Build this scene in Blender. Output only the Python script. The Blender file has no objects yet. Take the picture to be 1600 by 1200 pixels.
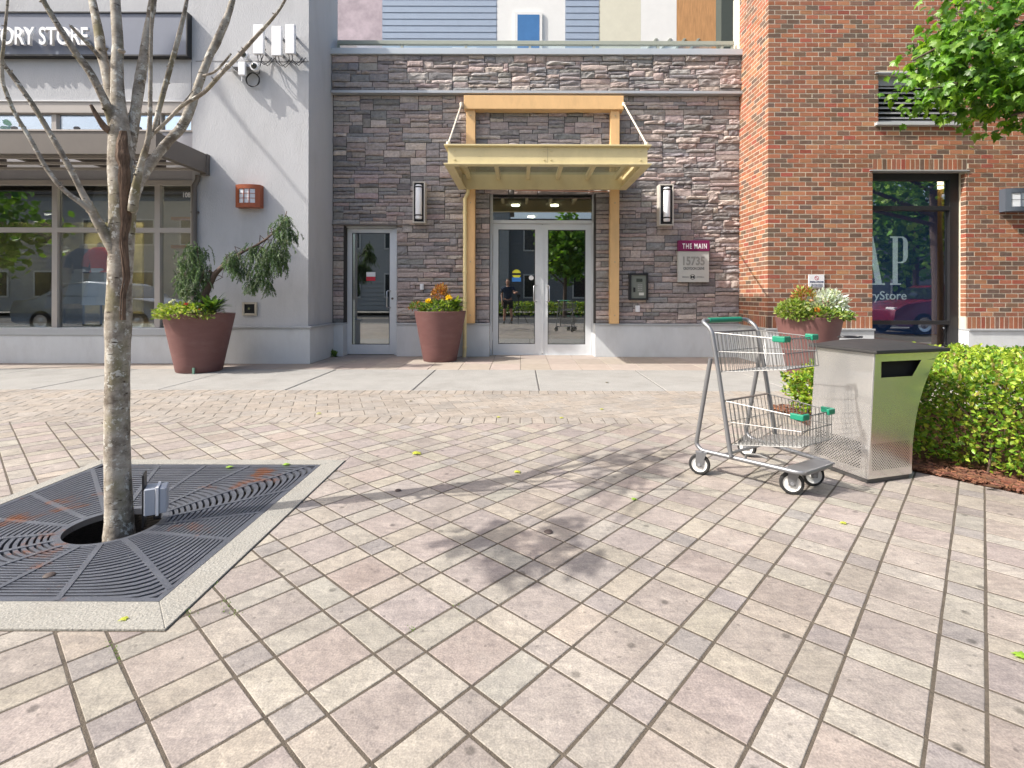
import bpy, math, random
from mathutils import Vector, Matrix, noise as mnoise

random.seed(7)
scene = bpy.context.scene
col = scene.collection

# ------------------------------------------------------------------ camera
F_PX, CX, CY, CAM_H, ROLL = 802.0, 813.5, 461.7, 1.10, 0.0026     # in pixels of the 1600 x 1200 photograph
cam_data = bpy.data.cameras.new('camera')
cam_data.sensor_fit = 'HORIZONTAL'
cam_data.sensor_width = 36.0
cam_data.lens = 36.0 * F_PX / 1600.0
cam_data.shift_x = -(CX - 800.0) / 1600.0
cam_data.shift_y = -(600.0 - CY) / 1600.0
cam_data.clip_start = 0.05
cam_data.clip_end = 500.0
cam = bpy.data.objects.new('camera', cam_data)
col.objects.link(cam)
cam.matrix_world = Matrix.Translation((0, 0, CAM_H)) @ Matrix.Rotation(math.pi / 2, 4, 'X') @ Matrix.Rotation(ROLL, 4, 'Z')
scene.camera = cam

# ------------------------------------------------------------------ sky, sun, exposure
SUN_EL, SHADOW_AZ = math.radians(45.0), math.radians(18.5)        # shadows run 18.5 degrees from +X towards +Y
travel = Vector((math.cos(SUN_EL) * math.cos(SHADOW_AZ), math.cos(SUN_EL) * math.sin(SHADOW_AZ), -math.sin(SUN_EL)))
world = bpy.data.worlds.new('World')
scene.world = world
world.use_nodes = True
wn = world.node_tree.nodes
sky = wn.new('ShaderNodeTexSky')
sky.sky_type = 'NISHITA'
sky.sun_disc = False
sky.sun_elevation = SUN_EL
sky.sun_rotation = math.atan2(-travel.x, -travel.y)
sky.air_density = 1.0
sky.dust_density = 4.5
sky.ozone_density = 0.7
bg = wn['Background']
bg.inputs['Strength'].default_value = 0.15
world.node_tree.links.new(sky.outputs['Color'], bg.inputs['Color'])
sun_data = bpy.data.lights.new('sun', 'SUN')
sun_data.energy = 3.7
sun_data.angle = math.radians(0.55)
sun_data.color = (1.0, 0.95, 0.88)
sun = bpy.data.objects.new('sun', sun_data)
col.objects.link(sun)
sun.rotation_euler = travel.to_track_quat('-Z', 'Y').to_euler()
sun.location = (-8, -4, 12)
scene.view_settings.view_transform = 'Standard'
scene.view_settings.look = 'None'
scene.view_settings.gamma = 1.0
scene.view_settings.exposure = 0.88
scene.view_settings.use_curve_mapping = False

# ------------------------------------------------------------------ helpers
CR, SR = math.cos(ROLL), math.sin(ROLL)
def ray(x, y):
    dx, dy = x - CX, y - CY
    return Vector(((CR * dx + SR * dy) / F_PX, 1.0, -(-SR * dx + CR * dy) / F_PX))
def G(x, y, z=0.0):                       # photo pixel -> point on a level plane
    r = ray(x, y); t = (z - CAM_H) / r.z
    return Vector((r.x * t, t, z))
def W(x, y, Y):                           # photo pixel -> point on an upright plane facing the camera
    r = ray(x, y)
    return Vector((r.x * Y, Y, CAM_H + r.z * Y))
def WX(x, Y): return W(x, CY, Y).x
def WZ(y, Y): return W(CX, y, Y).z

class MB:
    """collects polygons; build() links them as one mesh object"""
    def __init__(s): s.v = []; s.f = []; s.c = []; s.cur = None
    def face(s, idx): s.f.append(tuple(idx)); s.c.append(s.cur)
    def poly(s, pts):
        n = len(s.v); s.v += [tuple(p) for p in pts]; s.face(range(n, n + len(pts)))
    def box(s, x0, x1, y0, y1, z0, z1, skip=''):
        if x0 > x1: x0, x1 = x1, x0
        if y0 > y1: y0, y1 = y1, y0
        if z0 > z1: z0, z1 = z1, z0
        n = len(s.v)
        s.v += [(x0,y0,z0),(x1,y0,z0),(x1,y1,z0),(x0,y1,z0),(x0,y0,z1),(x1,y0,z1),(x1,y1,z1),(x0,y1,z1)]
        for k, q in (('b',(0,3,2,1)),('t',(4,5,6,7)),('f',(0,1,5,4)),('r',(1,2,6,5)),('k',(2,3,7,6)),('l',(3,0,4,7))):
            if k not in skip: s.face([n + i for i in q])
        return s
    def obox(s, M, sx, sy, sz):            # box centred in matrix M
        n = len(s.v)
        for z in (-1, 1):
            for x, y in ((-1,-1),(1,-1),(1,1),(-1,1)):
                s.v.append(tuple(M @ Vector((x*sx/2, y*sy/2, z*sz/2))))
        for q in ((0,3,2,1),(4,5,6,7),(0,1,5,4),(1,2,6,5),(2,3,7,6),(3,0,4,7)): s.face([n + i for i in q])
        return s
    def prism(s, pts, lo, hi, axis='y'):   # outline (a,b) extruded along an axis
        def mk(a, b, c):
            return {'y': (a, c, b), 'x': (c, a, b), 'z': (a, b, c)}[axis]
        n = len(s.v); k = len(pts)
        s.v += [mk(a, b, lo) for a, b in pts] + [mk(a, b, hi) for a, b in pts]
        s.face(range(n, n + k)); s.face(reversed(range(n + k, n + 2 * k)))
        for i in range(k):
            j = (i + 1) % k
            s.face((n + i, n + k + i, n + k + j, n + j))
        return s
    def tube(s, pts, r, seg=8, cap=True, closed=False):
        pts = [Vector(p) for p in pts]; k = len(pts)
        rad = r if isinstance(r, (list, tuple)) else [r] * k
        base = len(s.v); up = None
        for i, p in enumerate(pts):
            if closed: d = pts[(i + 1) % k] - pts[i - 1]
            else: d = pts[min(i + 1, k - 1)] - pts[max(i - 1, 0)]
            d.normalize()
            if up is None:
                up = Vector((0, 0, 1)) if abs(d.z) < .9 else Vector((1, 0, 0))
            a = d.cross(up)
            if a.length < 1e-6: a = d.cross(Vector((0, 1, 0)))
            a.normalize(); b = a.cross(d); up = b
            for j in range(seg):
                t = 2 * math.pi * j / seg
                s.v.append(tuple(p + (a * math.cos(t) + b * math.sin(t)) * rad[i]))
        for i in range(k if closed else k - 1):
            for j in range(seg):
                a0 = base + i * seg; b0 = base + ((i + 1) % k) * seg
                s.face((a0 + j, a0 + (j + 1) % seg, b0 + (j + 1) % seg, b0 + j))
        if cap and not closed:
            s.face(reversed(range(base, base + seg))); s.face(range(base + (k - 1) * seg, base + k * seg))
        return s
    def lathe(s, prof, cx=0, cy=0, cz=0, seg=32, cap=True, axis='z'):
        base = len(s.v); k = len(prof)
        for r, z in prof:
            for j in range(seg):
                t = 2 * math.pi * j / seg
                p = (r * math.cos(t), r * math.sin(t), z)
                if axis == 'y': p = (p[0], p[2], p[1])
                if axis == 'x': p = (p[2], p[0], p[1])
                s.v.append((cx + p[0], cy + p[1], cz + p[2]))
        for i in range(k - 1):
            for j in range(seg):
                a0 = base + i * seg; b0 = a0 + seg
                s.face((a0 + j, a0 + (j + 1) % seg, b0 + (j + 1) % seg, b0 + j))
        if cap:
            s.face(reversed(range(base, base + seg))); s.face(range(base + (k - 1) * seg, base + k * seg))
        return s
    def build(s, name, mat, parent=None, smooth=False, bevel=0, local=False, kind=None, segs=2):
        me = bpy.data.meshes.new(name)
        me.from_pydata(s.v, [], s.f)
        if any(c is not None for c in s.c):
            at = me.attributes.new('tint', 'FLOAT_COLOR', 'FACE')
            at.data.foreach_set('color', [x for c in s.c for x in ((c or (1, 1, 1)) + (1.0,))])
        me.materials.append(mat)
        me.validate(); me.update()
        if smooth: me.polygons.foreach_set('use_smooth', [True] * len(me.polygons))
        o = bpy.data.objects.new(name, me)
        col.objects.link(o)
        if parent is not None:
            o.parent = parent
            if not local and parent.parent is None: o.location = -parent.location
        if bevel:
            m = o.modifiers.new('bevel', 'BEVEL'); m.width = bevel; m.segments = segs; m.limit_method = 'ANGLE'
            m.harden_normals = False
        if smooth and bevel == 0 and len(s.f) < 20000:
            try: me.set_sharp_from_angle(angle=math.radians(40))
            except Exception: pass
        if kind: o['kind'] = kind
        return o

def thing(name, label, cat, loc=(0, 0, 0), rz=0.0, group=None):
    o = bpy.data.objects.new(name, None)
    o.empty_display_size = .1
    col.objects.link(o)
    o.location = loc; o.rotation_euler = (0, 0, rz)
    o['label'] = label; o['category'] = cat
    if group: o['group'] = group
    return o
def tag(o, label, cat, group=None, kind=None):
    o['label'] = label; o['category'] = cat
    if group: o['group'] = group
    if kind: o['kind'] = kind
    return o
def structure(o):
    o['kind'] = 'structure'; return o

# ------------------------------------------------------------------ materials
MATS = {}
def M(name, c, rough=.6, metal=0.0, var=.12, scale=6.0, bump=0.0, bscale=80.0, attr=False, spec=.4, dirt=0.0, dscale=1.5, dcol=None, stretch=None, emit=0.0, coat=0.0):
    if name in MATS: return MATS[name]
    m = bpy.data.materials.new(name); m.use_nodes = True
    nt = m.node_tree; N = nt.nodes; L = nt.links
    p = N['Principled BSDF']
    p.inputs['Roughness'].default_value = rough
    p.inputs['Metallic'].default_value = metal
    p.inputs['Specular IOR Level'].default_value = spec
    if coat: p.inputs['Coat Weight'].default_value = coat
    tc = N.new('ShaderNodeTexCoord'); src = tc.outputs['Object']
    if stretch:
        mp = N.new('ShaderNodeMapping'); mp.inputs['Scale'].default_value = stretch
        L.new(src, mp.inputs['Vector']); src = mp.outputs['Vector']
    rgb = N.new('ShaderNodeRGB'); rgb.outputs[0].default_value = (*c, 1)
    cur = rgb.outputs[0]
    if attr:
        a = N.new('ShaderNodeAttribute'); a.attribute_name = 'tint'
        mx = N.new('ShaderNodeMix'); mx.data_type = 'RGBA'; mx.blend_type = 'MULTIPLY'; mx.inputs[0].default_value = 1
        L.new(cur, mx.inputs[6]); L.new(a.outputs['Color'], mx.inputs[7]); cur = mx.outputs[2]
    if var:
        n = N.new('ShaderNodeTexNoise'); n.inputs['Scale'].default_value = scale; n.inputs['Detail'].default_value = 6; n.inputs['Roughness'].default_value = .65
        L.new(src, n.inputs['Vector'])
        mr = N.new('ShaderNodeMapRange'); mr.inputs[1].default_value = .25; mr.inputs[2].default_value = .75
        mr.inputs[3].default_value = 1 - var; mr.inputs[4].default_value = 1 + var
        L.new(n.outputs['Fac'], mr.inputs[0])
        mx = N.new('ShaderNodeMix'); mx.data_type = 'RGBA'; mx.blend_type = 'MULTIPLY'; mx.inputs[0].default_value = 1
        cb = N.new('ShaderNodeCombineColor')
        for i in range(3): L.new(mr.outputs[0], cb.inputs[i])
        L.new(cur, mx.inputs[6]); L.new(cb.outputs[0], mx.inputs[7]); cur = mx.outputs[2]
    if dirt:
        n = N.new('ShaderNodeTexNoise'); n.inputs['Scale'].default_value = dscale; n.inputs['Detail'].default_value = 8; n.inputs['Roughness'].default_value = .7
        L.new(src, n.inputs['Vector'])
        mr = N.new('ShaderNodeMapRange'); mr.inputs[1].default_value = .5; mr.inputs[2].default_value = .72; mr.inputs[3].default_value = 0; mr.inputs[4].default_value = dirt
        L.new(n.outputs['Fac'], mr.inputs[0])
        mx = N.new('ShaderNodeMix'); mx.data_type = 'RGBA'
        L.new(mr.outputs[0], mx.inputs[0]); L.new(cur, mx.inputs[6]); mx.inputs[7].default_value = (*(dcol or (c[0]*.45, c[1]*.42, c[2]*.38)), 1); cur = mx.outputs[2]
    L.new(cur, p.inputs['Base Color'])
    if bump:
        n = N.new('ShaderNodeTexNoise'); n.inputs['Scale'].default_value = bscale; n.inputs['Detail'].default_value = 4
        L.new(src, n.inputs['Vector'])
        b = N.new('ShaderNodeBump'); b.inputs['Strength'].default_value = bump; b.inputs['Distance'].default_value = .01
        L.new(n.outputs['Fac'], b.inputs['Height']); L.new(b.outputs['Normal'], p.inputs['Normal'])
    if emit:
        p.inputs['Emission Color'].default_value = (*c, 1); p.inputs['Emission Strength'].default_value = emit
    MATS[name] = m
    return m
def glass_mat(name, tint=(.75, .8, .78), refl=.2, rough=0.0):
    m = bpy.data.materials.new(name); m.use_nodes = True
    nt = m.node_tree; N = nt.nodes; L = nt.links
    N.remove(N['Principled BSDF']); out = N['Material Output']
    tr = N.new('ShaderNodeBsdfTransparent'); tr.inputs[0].default_value = (*tint, 1)
    gl = N.new('ShaderNodeBsdfGlossy'); gl.inputs['Roughness'].default_value = rough; gl.inputs['Color'].default_value = (.95, .97, 1, 1)
    lw = N.new('ShaderNodeLayerWeight'); lw.inputs['Blend'].default_value = .35
    mr = N.new('ShaderNodeMapRange'); mr.inputs[3].default_value = refl; mr.inputs[4].default_value = .9
    L.new(lw.outputs['Fresnel'], mr.inputs[0])
    mx = N.new('ShaderNodeMixShader')
    L.new(mr.outputs[0], mx.inputs[0]); L.new(tr.outputs[0], mx.inputs[1]); L.new(gl.outputs[0], mx.inputs[2])
    L.new(mx.outputs[0], out.inputs['Surface'])
    return m
def leaf_mat(name, c, trans=.35, rough=.45):
    m = bpy.data.materials.new(name); m.use_nodes = True
    nt = m.node_tree; N = nt.nodes; L = nt.links
    p = N['Principled BSDF']; out = N['Material Output']
    a = N.new('ShaderNodeAttribute'); a.attribute_name = 'tint'
    mx = N.new('ShaderNodeMix'); mx.data_type = 'RGBA'; mx.blend_type = 'MULTIPLY'; mx.inputs[0].default_value = 1
    mx.inputs[6].default_value = (*c, 1); L.new(a.outputs['Color'], mx.inputs[7])
    L.new(mx.outputs[2], p.inputs['Base Color'])
    p.inputs['Roughness'].default_value = rough; p.inputs['Specular IOR Level'].default_value = .45
    tl = N.new('ShaderNodeBsdfTranslucent')
    m2 = N.new('ShaderNodeMix'); m2.data_type = 'RGBA'; m2.blend_type = 'MULTIPLY'; m2.inputs[0].default_value = 1
    L.new(mx.outputs[2], m2.inputs[6]); m2.inputs[7].default_value = (1.7, 1.8, .7, 1)
    L.new(m2.outputs[2], tl.inputs['Color'])
    ms = N.new('ShaderNodeMixShader'); ms.inputs[0].default_value = trans
    L.new(p.outputs[0], ms.inputs[1]); L.new(tl.outputs[0], ms.inputs[2]); L.new(ms.outputs[0], out.inputs['Surface'])
    return m

def rnd(a, b): return random.uniform(a, b)
def clip(poly, nx, ny, d):                 # keep nx*x+ny*y <= d
    out = []
    for i in range(len(poly)):
        p, q = poly[i], poly[(i + 1) % len(poly)]
        a, b = nx*p[0]+ny*p[1]-d, nx*q[0]+ny*q[1]-d
        if a <= 0: out.append(p)
        if (a < 0 < b) or (b < 0 < a):
            t = a / (a - b); out.append((p[0]+t*(q[0]-p[0]), p[1]+t*(q[1]-p[1])))
    return out
def subtract(poly, convex):                # poly minus a convex counter-clockwise polygon -> convex pieces
    inter = poly
    for i in range(len(convex)):
        p, q = convex[i], convex[(i + 1) % len(convex)]
        nx, ny = q[1]-p[1], -(q[0]-p[0])
        inter = clip(inter, nx, ny, nx*p[0]+ny*p[1])
        if len(inter) < 3: return [poly]
    if area(inter) < 1e-7: return [poly]
    res = []; cur = poly
    for i in range(len(convex)):
        p, q = convex[i], convex[(i + 1) % len(convex)]
        nx, ny = q[1]-p[1], -(q[0]-p[0])
        d = nx*p[0]+ny*p[1]
        o = clip(cur, -nx, -ny, -d)
        if len(o) > 2: res.append(o)
        cur = clip(cur, nx, ny, d)
        if len(cur) < 3: break
    return res
def area(poly):
    return abs(sum(poly[i][0]*poly[(i+1)%len(poly)][1]-poly[(i+1)%len(poly)][0]*poly[i][1] for i in range(len(poly))))/2
def inset(poly, d):
    """shrink a convex counter-clockwise polygon by d"""
    out = poly
    for i in range(len(poly)):
        p, q = poly[i], poly[(i + 1) % len(poly)]
        l = math.hypot(q[0]-p[0], q[1]-p[1])
        if l < 1e-6: continue
        nx, ny = (q[1]-p[1])/l, -(q[0]-p[0])/l
        out = clip(out, nx, ny, nx*p[0]+ny*p[1]-d)
        if len(out) < 3: return []
    return out
def slab_piece(mb, poly, z0, z1, ch=.004):
    """paving piece with a chamfered top"""
    top = inset(poly, ch)
    if len(top) != len(poly):
        mb.prism(list(reversed(poly)), z0, z1, 'z'); return
    n = len(mb.v); k = len(poly)
    mb.v += [(x, y, z0) for x, y in poly] + [(x, y, z1-ch*.8) for x, y in poly]
    # keep corner order: align inset start
    def near(p): return min(range(k), key=lambda i: (top[i][0]-p[0])**2+(top[i][1]-p[1])**2)
    s0 = near(poly[0]); tp = [top[(s0 + i) % k] for i in range(k)]
    mb.v += [(x, y, z1) for x, y in tp]
    for i in range(k):
        j = (i + 1) % k
        mb.face((n+i, n+j, n+k+j, n+k+i)); mb.face((n+k+i, n+k+j, n+2*k+j, n+2*k+i))
    mb.face(range(n+2*k, n+3*k))
def shade(c, v, h=0.03):
    return tuple(max(.01, x * v * rnd(1 - h, 1 + h)) for x in c)
# ------------------------------------------------------------------ ground
m_bed = M('joint_sand', (.085, .07, .053), .95, var=.35, scale=25, bump=.5, bscale=200)
m_paver = M('paver', (1, 1, 1), .85, var=.16, scale=9, bump=.6, bscale=28, attr=True, dirt=.22, dscale=6, spec=.25)
def add_speckle(m, scale, lo, hi, ramp=(.35, .65)):
    nt = m.node_tree; p = nt.nodes['Principled BSDF']; L = nt.links
    src = p.inputs['Base Color'].links[0].from_socket
    tc = nt.nodes.new('ShaderNodeTexCoord'); n = nt.nodes.new('ShaderNodeTexNoise'); n.inputs['Scale'].default_value = scale; n.inputs['Detail'].default_value = 3
    L.new(tc.outputs['Object'], n.inputs['Vector'])
    mr = nt.nodes.new('ShaderNodeMapRange'); mr.inputs[1].default_value = ramp[0]; mr.inputs[2].default_value = ramp[1]; mr.inputs[3].default_value = lo; mr.inputs[4].default_value = hi
    L.new(n.outputs['Fac'], mr.inputs[0])
    mx = nt.nodes.new('ShaderNodeMix'); mx.data_type = 'RGBA'; mx.blend_type = 'MULTIPLY'; mx.inputs[0].default_value = 1
    cb = nt.nodes.new('ShaderNodeCombineColor')
    for i in range(3): L.new(mr.outputs[0], cb.inputs[i])
    L.new(src, mx.inputs[6]); L.new(cb.outputs[0], mx.inputs[7]); L.new(mx.outputs[2], p.inputs['Base Color'])
def add_gum(m):                        # trodden gum spots and larger worn stains
    nt = m.node_tree; p = nt.nodes['Principled BSDF']; L = nt.links
    for sc_, th, k in ((2.6, .045, .55), (7.0, .05, .7)):
        src = p.inputs['Base Color'].links[0].from_socket
        tc = nt.nodes.new('ShaderNodeTexCoord'); v = nt.nodes.new('ShaderNodeTexVoronoi'); v.voronoi_dimensions = '2D'; v.inputs['Scale'].default_value = sc_
        L.new(tc.outputs['Object'], v.inputs['Vector'])
        mr = nt.nodes.new('ShaderNodeMapRange'); mr.inputs[1].default_value = th*.5; mr.inputs[2].default_value = th; mr.inputs[3].default_value = k; mr.inputs[4].default_value = 1.0
        L.new(v.outputs['Distance'], mr.inputs[0])
        mx = nt.nodes.new('ShaderNodeMix'); mx.data_type = 'RGBA'; mx.blend_type = 'MULTIPLY'; mx.inputs[0].default_value = 1
        cb = nt.nodes.new('ShaderNodeCombineColor')
        for i in range(3): L.new(mr.outputs[0], cb.inputs[i])
        L.new(src, mx.inputs[6]); L.new(cb.outputs[0], mx.inputs[7]); L.new(mx.outputs[2], p.inputs['Base Color'])
    src = p.inputs['Base Color'].links[0].from_socket
    tc = nt.nodes.new('ShaderNodeTexCoord'); n = nt.nodes.new('ShaderNodeTexNoise'); n.inputs['Scale'].default_value = .9; n.inputs['Detail'].default_value = 6; n.inputs['Roughness'].default_value = .65
    L.new(tc.outputs['Object'], n.inputs['Vector'])
    mr = nt.nodes.new('ShaderNodeMapRange'); mr.inputs[1].default_value = .38; mr.inputs[2].default_value = .6; mr.inputs[3].default_value = .86; mr.inputs[4].default_value = 1.04
    L.new(n.outputs['Fac'], mr.inputs[0])
    mx = nt.nodes.new('ShaderNodeMix'); mx.data_type = 'RGBA'; mx.blend_type = 'MULTIPLY'; mx.inputs[0].default_value = 1
    cb = nt.nodes.new('ShaderNodeCombineColor')
    for i in range(3): L.new(mr.outputs[0], cb.inputs[i])
    L.new(src, mx.inputs[6]); L.new(cb.outputs[0], mx.inputs[7]); L.new(mx.outputs[2], p.inputs['Base Color'])
def add_streak(m):
    nt = m.node_tree; p = nt.nodes['Principled BSDF']; L = nt.links
    src = p.inputs['Base Color'].links[0].from_socket
    tc = nt.nodes.new('ShaderNodeTexCoord'); mp = nt.nodes.new('ShaderNodeMapping'); mp.inputs['Rotation'].default_value = (0, 0, .9); mp.inputs['Scale'].default_value = (1, 3.2, 1)
    L.new(tc.outputs['Object'], mp.inputs[0])
    n = nt.nodes.new('ShaderNodeTexNoise'); n.inputs['Scale'].default_value = 11; n.inputs['Detail'].default_value = 7; n.inputs['Roughness'].default_value = .7; n.inputs['Distortion'].default_value = .8
    L.new(mp.outputs[0], n.inputs['Vector'])
    cr = nt.nodes.new('ShaderNodeValToRGB'); cr.color_ramp.elements[0].position = .36; cr.color_ramp.elements[0].color = (.83, .82, .82, 1); cr.color_ramp.elements[1].position = .62; cr.color_ramp.elements[1].color = (1.08, 1.07, 1.04, 1)
    L.new(n.outputs['Fac'], cr.inputs[0])
    mx = nt.nodes.new('ShaderNodeMix'); mx.data_type = 'RGBA'; mx.blend_type = 'MULTIPLY'; mx.inputs[0].default_value = 1
    L.new(src, mx.inputs[6]); L.new(cr.outputs[0], mx.inputs[7]); L.new(mx.outputs[2], p.inputs['Base Color'])
add_speckle(m_paver, 190, .82, 1.12)
add_streak(m_paver)
add_gum(m_paver)
m_slab = M('aggregate_slab', (.285, .28, .265), .9, var=.10, scale=3, bump=.3, bscale=150, dirt=.28, dscale=1.6, spec=.2)
add_speckle(m_slab, 120, .80, 1.16)
m_tile = M('pale_terracotta', (1, 1, 1), .85, var=.10, scale=6, bump=.15, bscale=120, attr=True, spec=.2)
m_asphalt = M('asphalt', (.05, .05, .052), .9, var=.2, scale=30, bump=.4, bscale=300)

gr = MB(); gr.poly([(-150, -150, -.3), (150, -150, -.3), (150, 150, -.3), (-150, 150, -.3)])
structure(gr.build('ground', M('ground_soil', (.16, .15, .13), .95, var=.2, scale=2)))
rd = MB(); rd.poly([(-60, -5.6, -.02), (60, -5.6, -.02), (60, -1.2, -.02), (-60, -1.2, -.02)])
structure(rd.build('road', m_asphalt))
pv = MB(); pv.box(-60, 60, -1.2, -.95, -.025, .012)
structure(pv.build('kerb', M('kerb_concrete', (.325, .318, .30), .9, var=.12, bump=.2)))

# plaza pavers: wide and narrow strips crossing, turned 48 degrees
GR_OUT = (-2.78, -1.16, 1.68, 3.41)                     # tree pit frame
grate_poly = [(GR_OUT[0], GR_OUT[2]), (GR_OUT[1], GR_OUT[2]), (GR_OUT[1], GR_OUT[3]), (GR_OUT[0], GR_OUT[3])]
BED = [(2.43, 5.05), (2.46, 3.24), (2.79, 2.86), (3.22, 2.0), (3.6, .6), (9.5, .6), (9.5, 5.05)]   # planting bed outline
bed_a = [(2.46, 3.24), (2.79, 2.86), (9.5, 2.86), (9.5, 5.05), (2.43, 5.05)]
bed_b = [(2.79, 2.86), (3.22, 2.0), (3.6, .6), (9.5, .6), (9.5, 2.86)]
PL_Y = 4.42
bed = MB()
for q in subtract([(-12, -.95), (12, -.95), (12, PL_Y), (-12, PL_Y)], grate_poly): bed.poly([(x, y, -.0013) for x, y in q])
plaza = structure(bed.build('plaza_pavement', m_bed))
TH, PO, PP = .8379, (-.6065, 1.7947), .3211
NW, JT = .113, .0092
WW = PP - NW
ca, sa = math.cos(TH), math.sin(TH)
def lat(a, b): return (PO[0] + a*ca - b*sa, PO[1] + a*sa + b*ca)
def px_of(x, y, z=0):
    d = y; X, Yv = F_PX*x/d, F_PX*(CAM_H-z)/d
    return CX + CR*X - SR*Yv, CY + SR*X + CR*Yv
pieces = []
for i in range(-34, 40):
    for j in range(-40, 34):
        for si in (0, 1):
            for sj in (0, 1):
                a0 = i*PP - NW/2 if si == 0 else i*PP + NW/2
                a1 = a0 + (NW if si == 0 else WW)
                b0 = j*PP - NW/2 if sj == 0 else j*PP + NW/2
                b1 = b0 + (NW if sj == 0 else WW)
                c = lat((a0+a1)/2, (b0+b1)/2)
                if not (-9.5 < c[0] < 9.5 and -.9 < c[1] < PL_Y + .3): continue
                jj = JT/2
                q = [lat(a0+jj+rnd(-.0015,.0015), b0+jj), lat(a1-jj, b0+jj+rnd(-.0015,.0015)), lat(a1-jj+rnd(-.0015,.0015), b1-jj), lat(a0+jj, b1-jj+rnd(-.0015,.0015))]
                q = clip(q, 0, 1, PL_Y - .004); q = clip(q, 0, -1, .93) if len(q) > 2 else q
                if len(q) < 3: continue
                ps = []
                for p1 in subtract(q, [(x + (.006 if x > -2 else -.006), y + (.006 if y > 2.5 else -.006)) for x, y in grate_poly]):
                    for p2 in subtract(p1, bed_a):
                        ps += subtract(p2, bed_b)
                knd = si + sj
                for p3 in ps:
                    if area(p3) < 2e-4: continue
                    cx, cy = sum(p[0] for p in p3)/len(p3), sum(p[1] for p in p3)/len(p3)
                    base = ((.256, .232, .217), (.305, .280, .244), (.285, .250, .230))[knd]
                    base = {0: base, 1: base, 2: base}[knd]
                    t = rnd(-1, 1)
                    lv = rnd(.90, 1.08); tint = tuple(x * lv * rnd(.985, 1.015) * (1 + s*.022*t) for x, s in zip(base, (1, 0, -1)))
                    vis = 0
                    if cy > .5:
                        u, v = px_of(cx, cy)
                        if 0 < u < 1600 and 620 < v < 1200: vis = area(p3)/cy**3
                    pieces.append((vis, p3, tint))
pieces.sort(key=lambda t: -t[0])
field = MB()
for n, (vis, p3, tint) in enumerate(pieces):
    mb = MB() if n < 300 else field
    mb.cur = tint
    slab_piece(mb, p3, -.02, rnd(-.0002, .0010), .0016)
    if n < 300: mb.build('paver', m_paver, plaza)
field.build('paver_field', m_paver, plaza, kind='stuff')

# banded strip between plaza and slabs
BY0, BY1 = PL_Y, 5.94
bd = MB(); bd.poly([(-14, BY0, -.002), (14, BY0, -.002), (14, BY1, -.002), (-14, BY1, -.002)])
band = structure(bd.build('banded_pavement', m_bed))
strip = []
TB = math.radians(20.6); cb_, sb_ = math.cos(TB), math.sin(TB)
sol = .105
for k in range(-115, 115):
    for (y0, y1) in ((BY0 + .006, BY0 + .205), (BY1 - .212, BY1 - .008)):
        strip.append([(k*sol + .003, y0), ((k+1)*sol - .003, y0), ((k+1)*sol - .003, y1), (k*sol + .003, y1)])
row_h = (.215, .108)
b = -9.0; r = 0
while b < 14:
    hgt = row_h[r % 2]
    for k in range(-75, 80):
        a = k*.215 + (.1075 if r % 2 else 0)
        q = [(a + .003, b + .003), (a + .212, b + .003), (a + .212, b + hgt - .003), (a + .003, b + hgt - .003)]
        q = [(x*cb_ - y*sb_, 5.2 + x*sb_ + y*cb_) for x, y in q]
        cyy = sum(p[1] for p in q)/4
        if cyy < BY0 or cyy > BY1 or abs(q[0][0]) > 12.5: 
            if cyy < BY0 - .2 or cyy > BY1 + .2 or abs(q[0][0]) > 12.5: continue
        q = clip(q, 0, -1, -(BY0 + .211)); q = clip(q, 0, 1, BY1 - .218) if len(q) > 2 else q
        if len(q) > 2 and area(q) > 3e-4: strip.append(q)
    b += hgt; r += 1
def visarea(q):
    cx, cy = sum(p[0] for p in q)/len(q), sum(p[1] for p in q)/len(q)
    u, v = px_of(cx, cy)
    return area(q)/cy**3 if 0 < u < 1600 and not (1225 < u < 1600) else 0
strip.sort(key=lambda q: -visarea(q))
field = MB()
for n, q in enumerate(strip):
    mb = MB() if n < 300 else field
    t = rnd(-1, 1)
    lv = rnd(.92, 1.06); mb.cur = (.305*lv*(1+.025*t), .276*lv, .243*lv*(1-.03*t))
    slab_piece(mb, q, -.02, rnd(-.0004, .001), .002)
    if n < 300: mb.build('paver', m_paver, band)
field.build('paver_field', m_paver, band, kind='stuff')

# exposed aggregate slabs and the tile row along the walls
SY0, SY1 = BY1, 7.6
bd = MB(); bd.poly([(-16, SY0, -.009), (16, SY0, -.009), (16, 9.9, -.009), (-16, 9.9, -.009)])
pave = structure(bd.build('pavement', M('dark_joint', (.10, .095, .09), .95, var=.2)))
for k in range(-9, 9):
    x0 = .222 + 1.472*k
    mb = MB(); slab_piece(mb, [(x0+.008, SY0+.006), (x0+1.464, SY0+.006), (x0+1.464, SY1-.004), (x0+.008, SY1-.004)], -.03, rnd(-.001, .001), .006)
    mb.build('slab', m_slab, pave)
for k in range(-30, 31):
    for (y0, y1) in ((SY1, 8.25), (8.25, 8.92), (8.92, 9.6)):
        x0 = .46*k
        mb = MB(); t = rnd(-1, 1)
        lv = rnd(.92, 1.06); mb.cur = (.335*lv, .288*lv*rnd(.98, 1.02), .25*lv*rnd(.98, 1.02))
        if y0 > 8.2 and (x0 < -3.9 or x0 > 4.0): continue
        slab_piece(mb, [(x0+.003, y0+.003), (x0+.457, y0+.003), (x0+.457, y1-.003), (x0+.003, y1-.003)], -.03, rnd(-.001, .001), .003)
        mb.build('tile', m_tile, pave)

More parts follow.
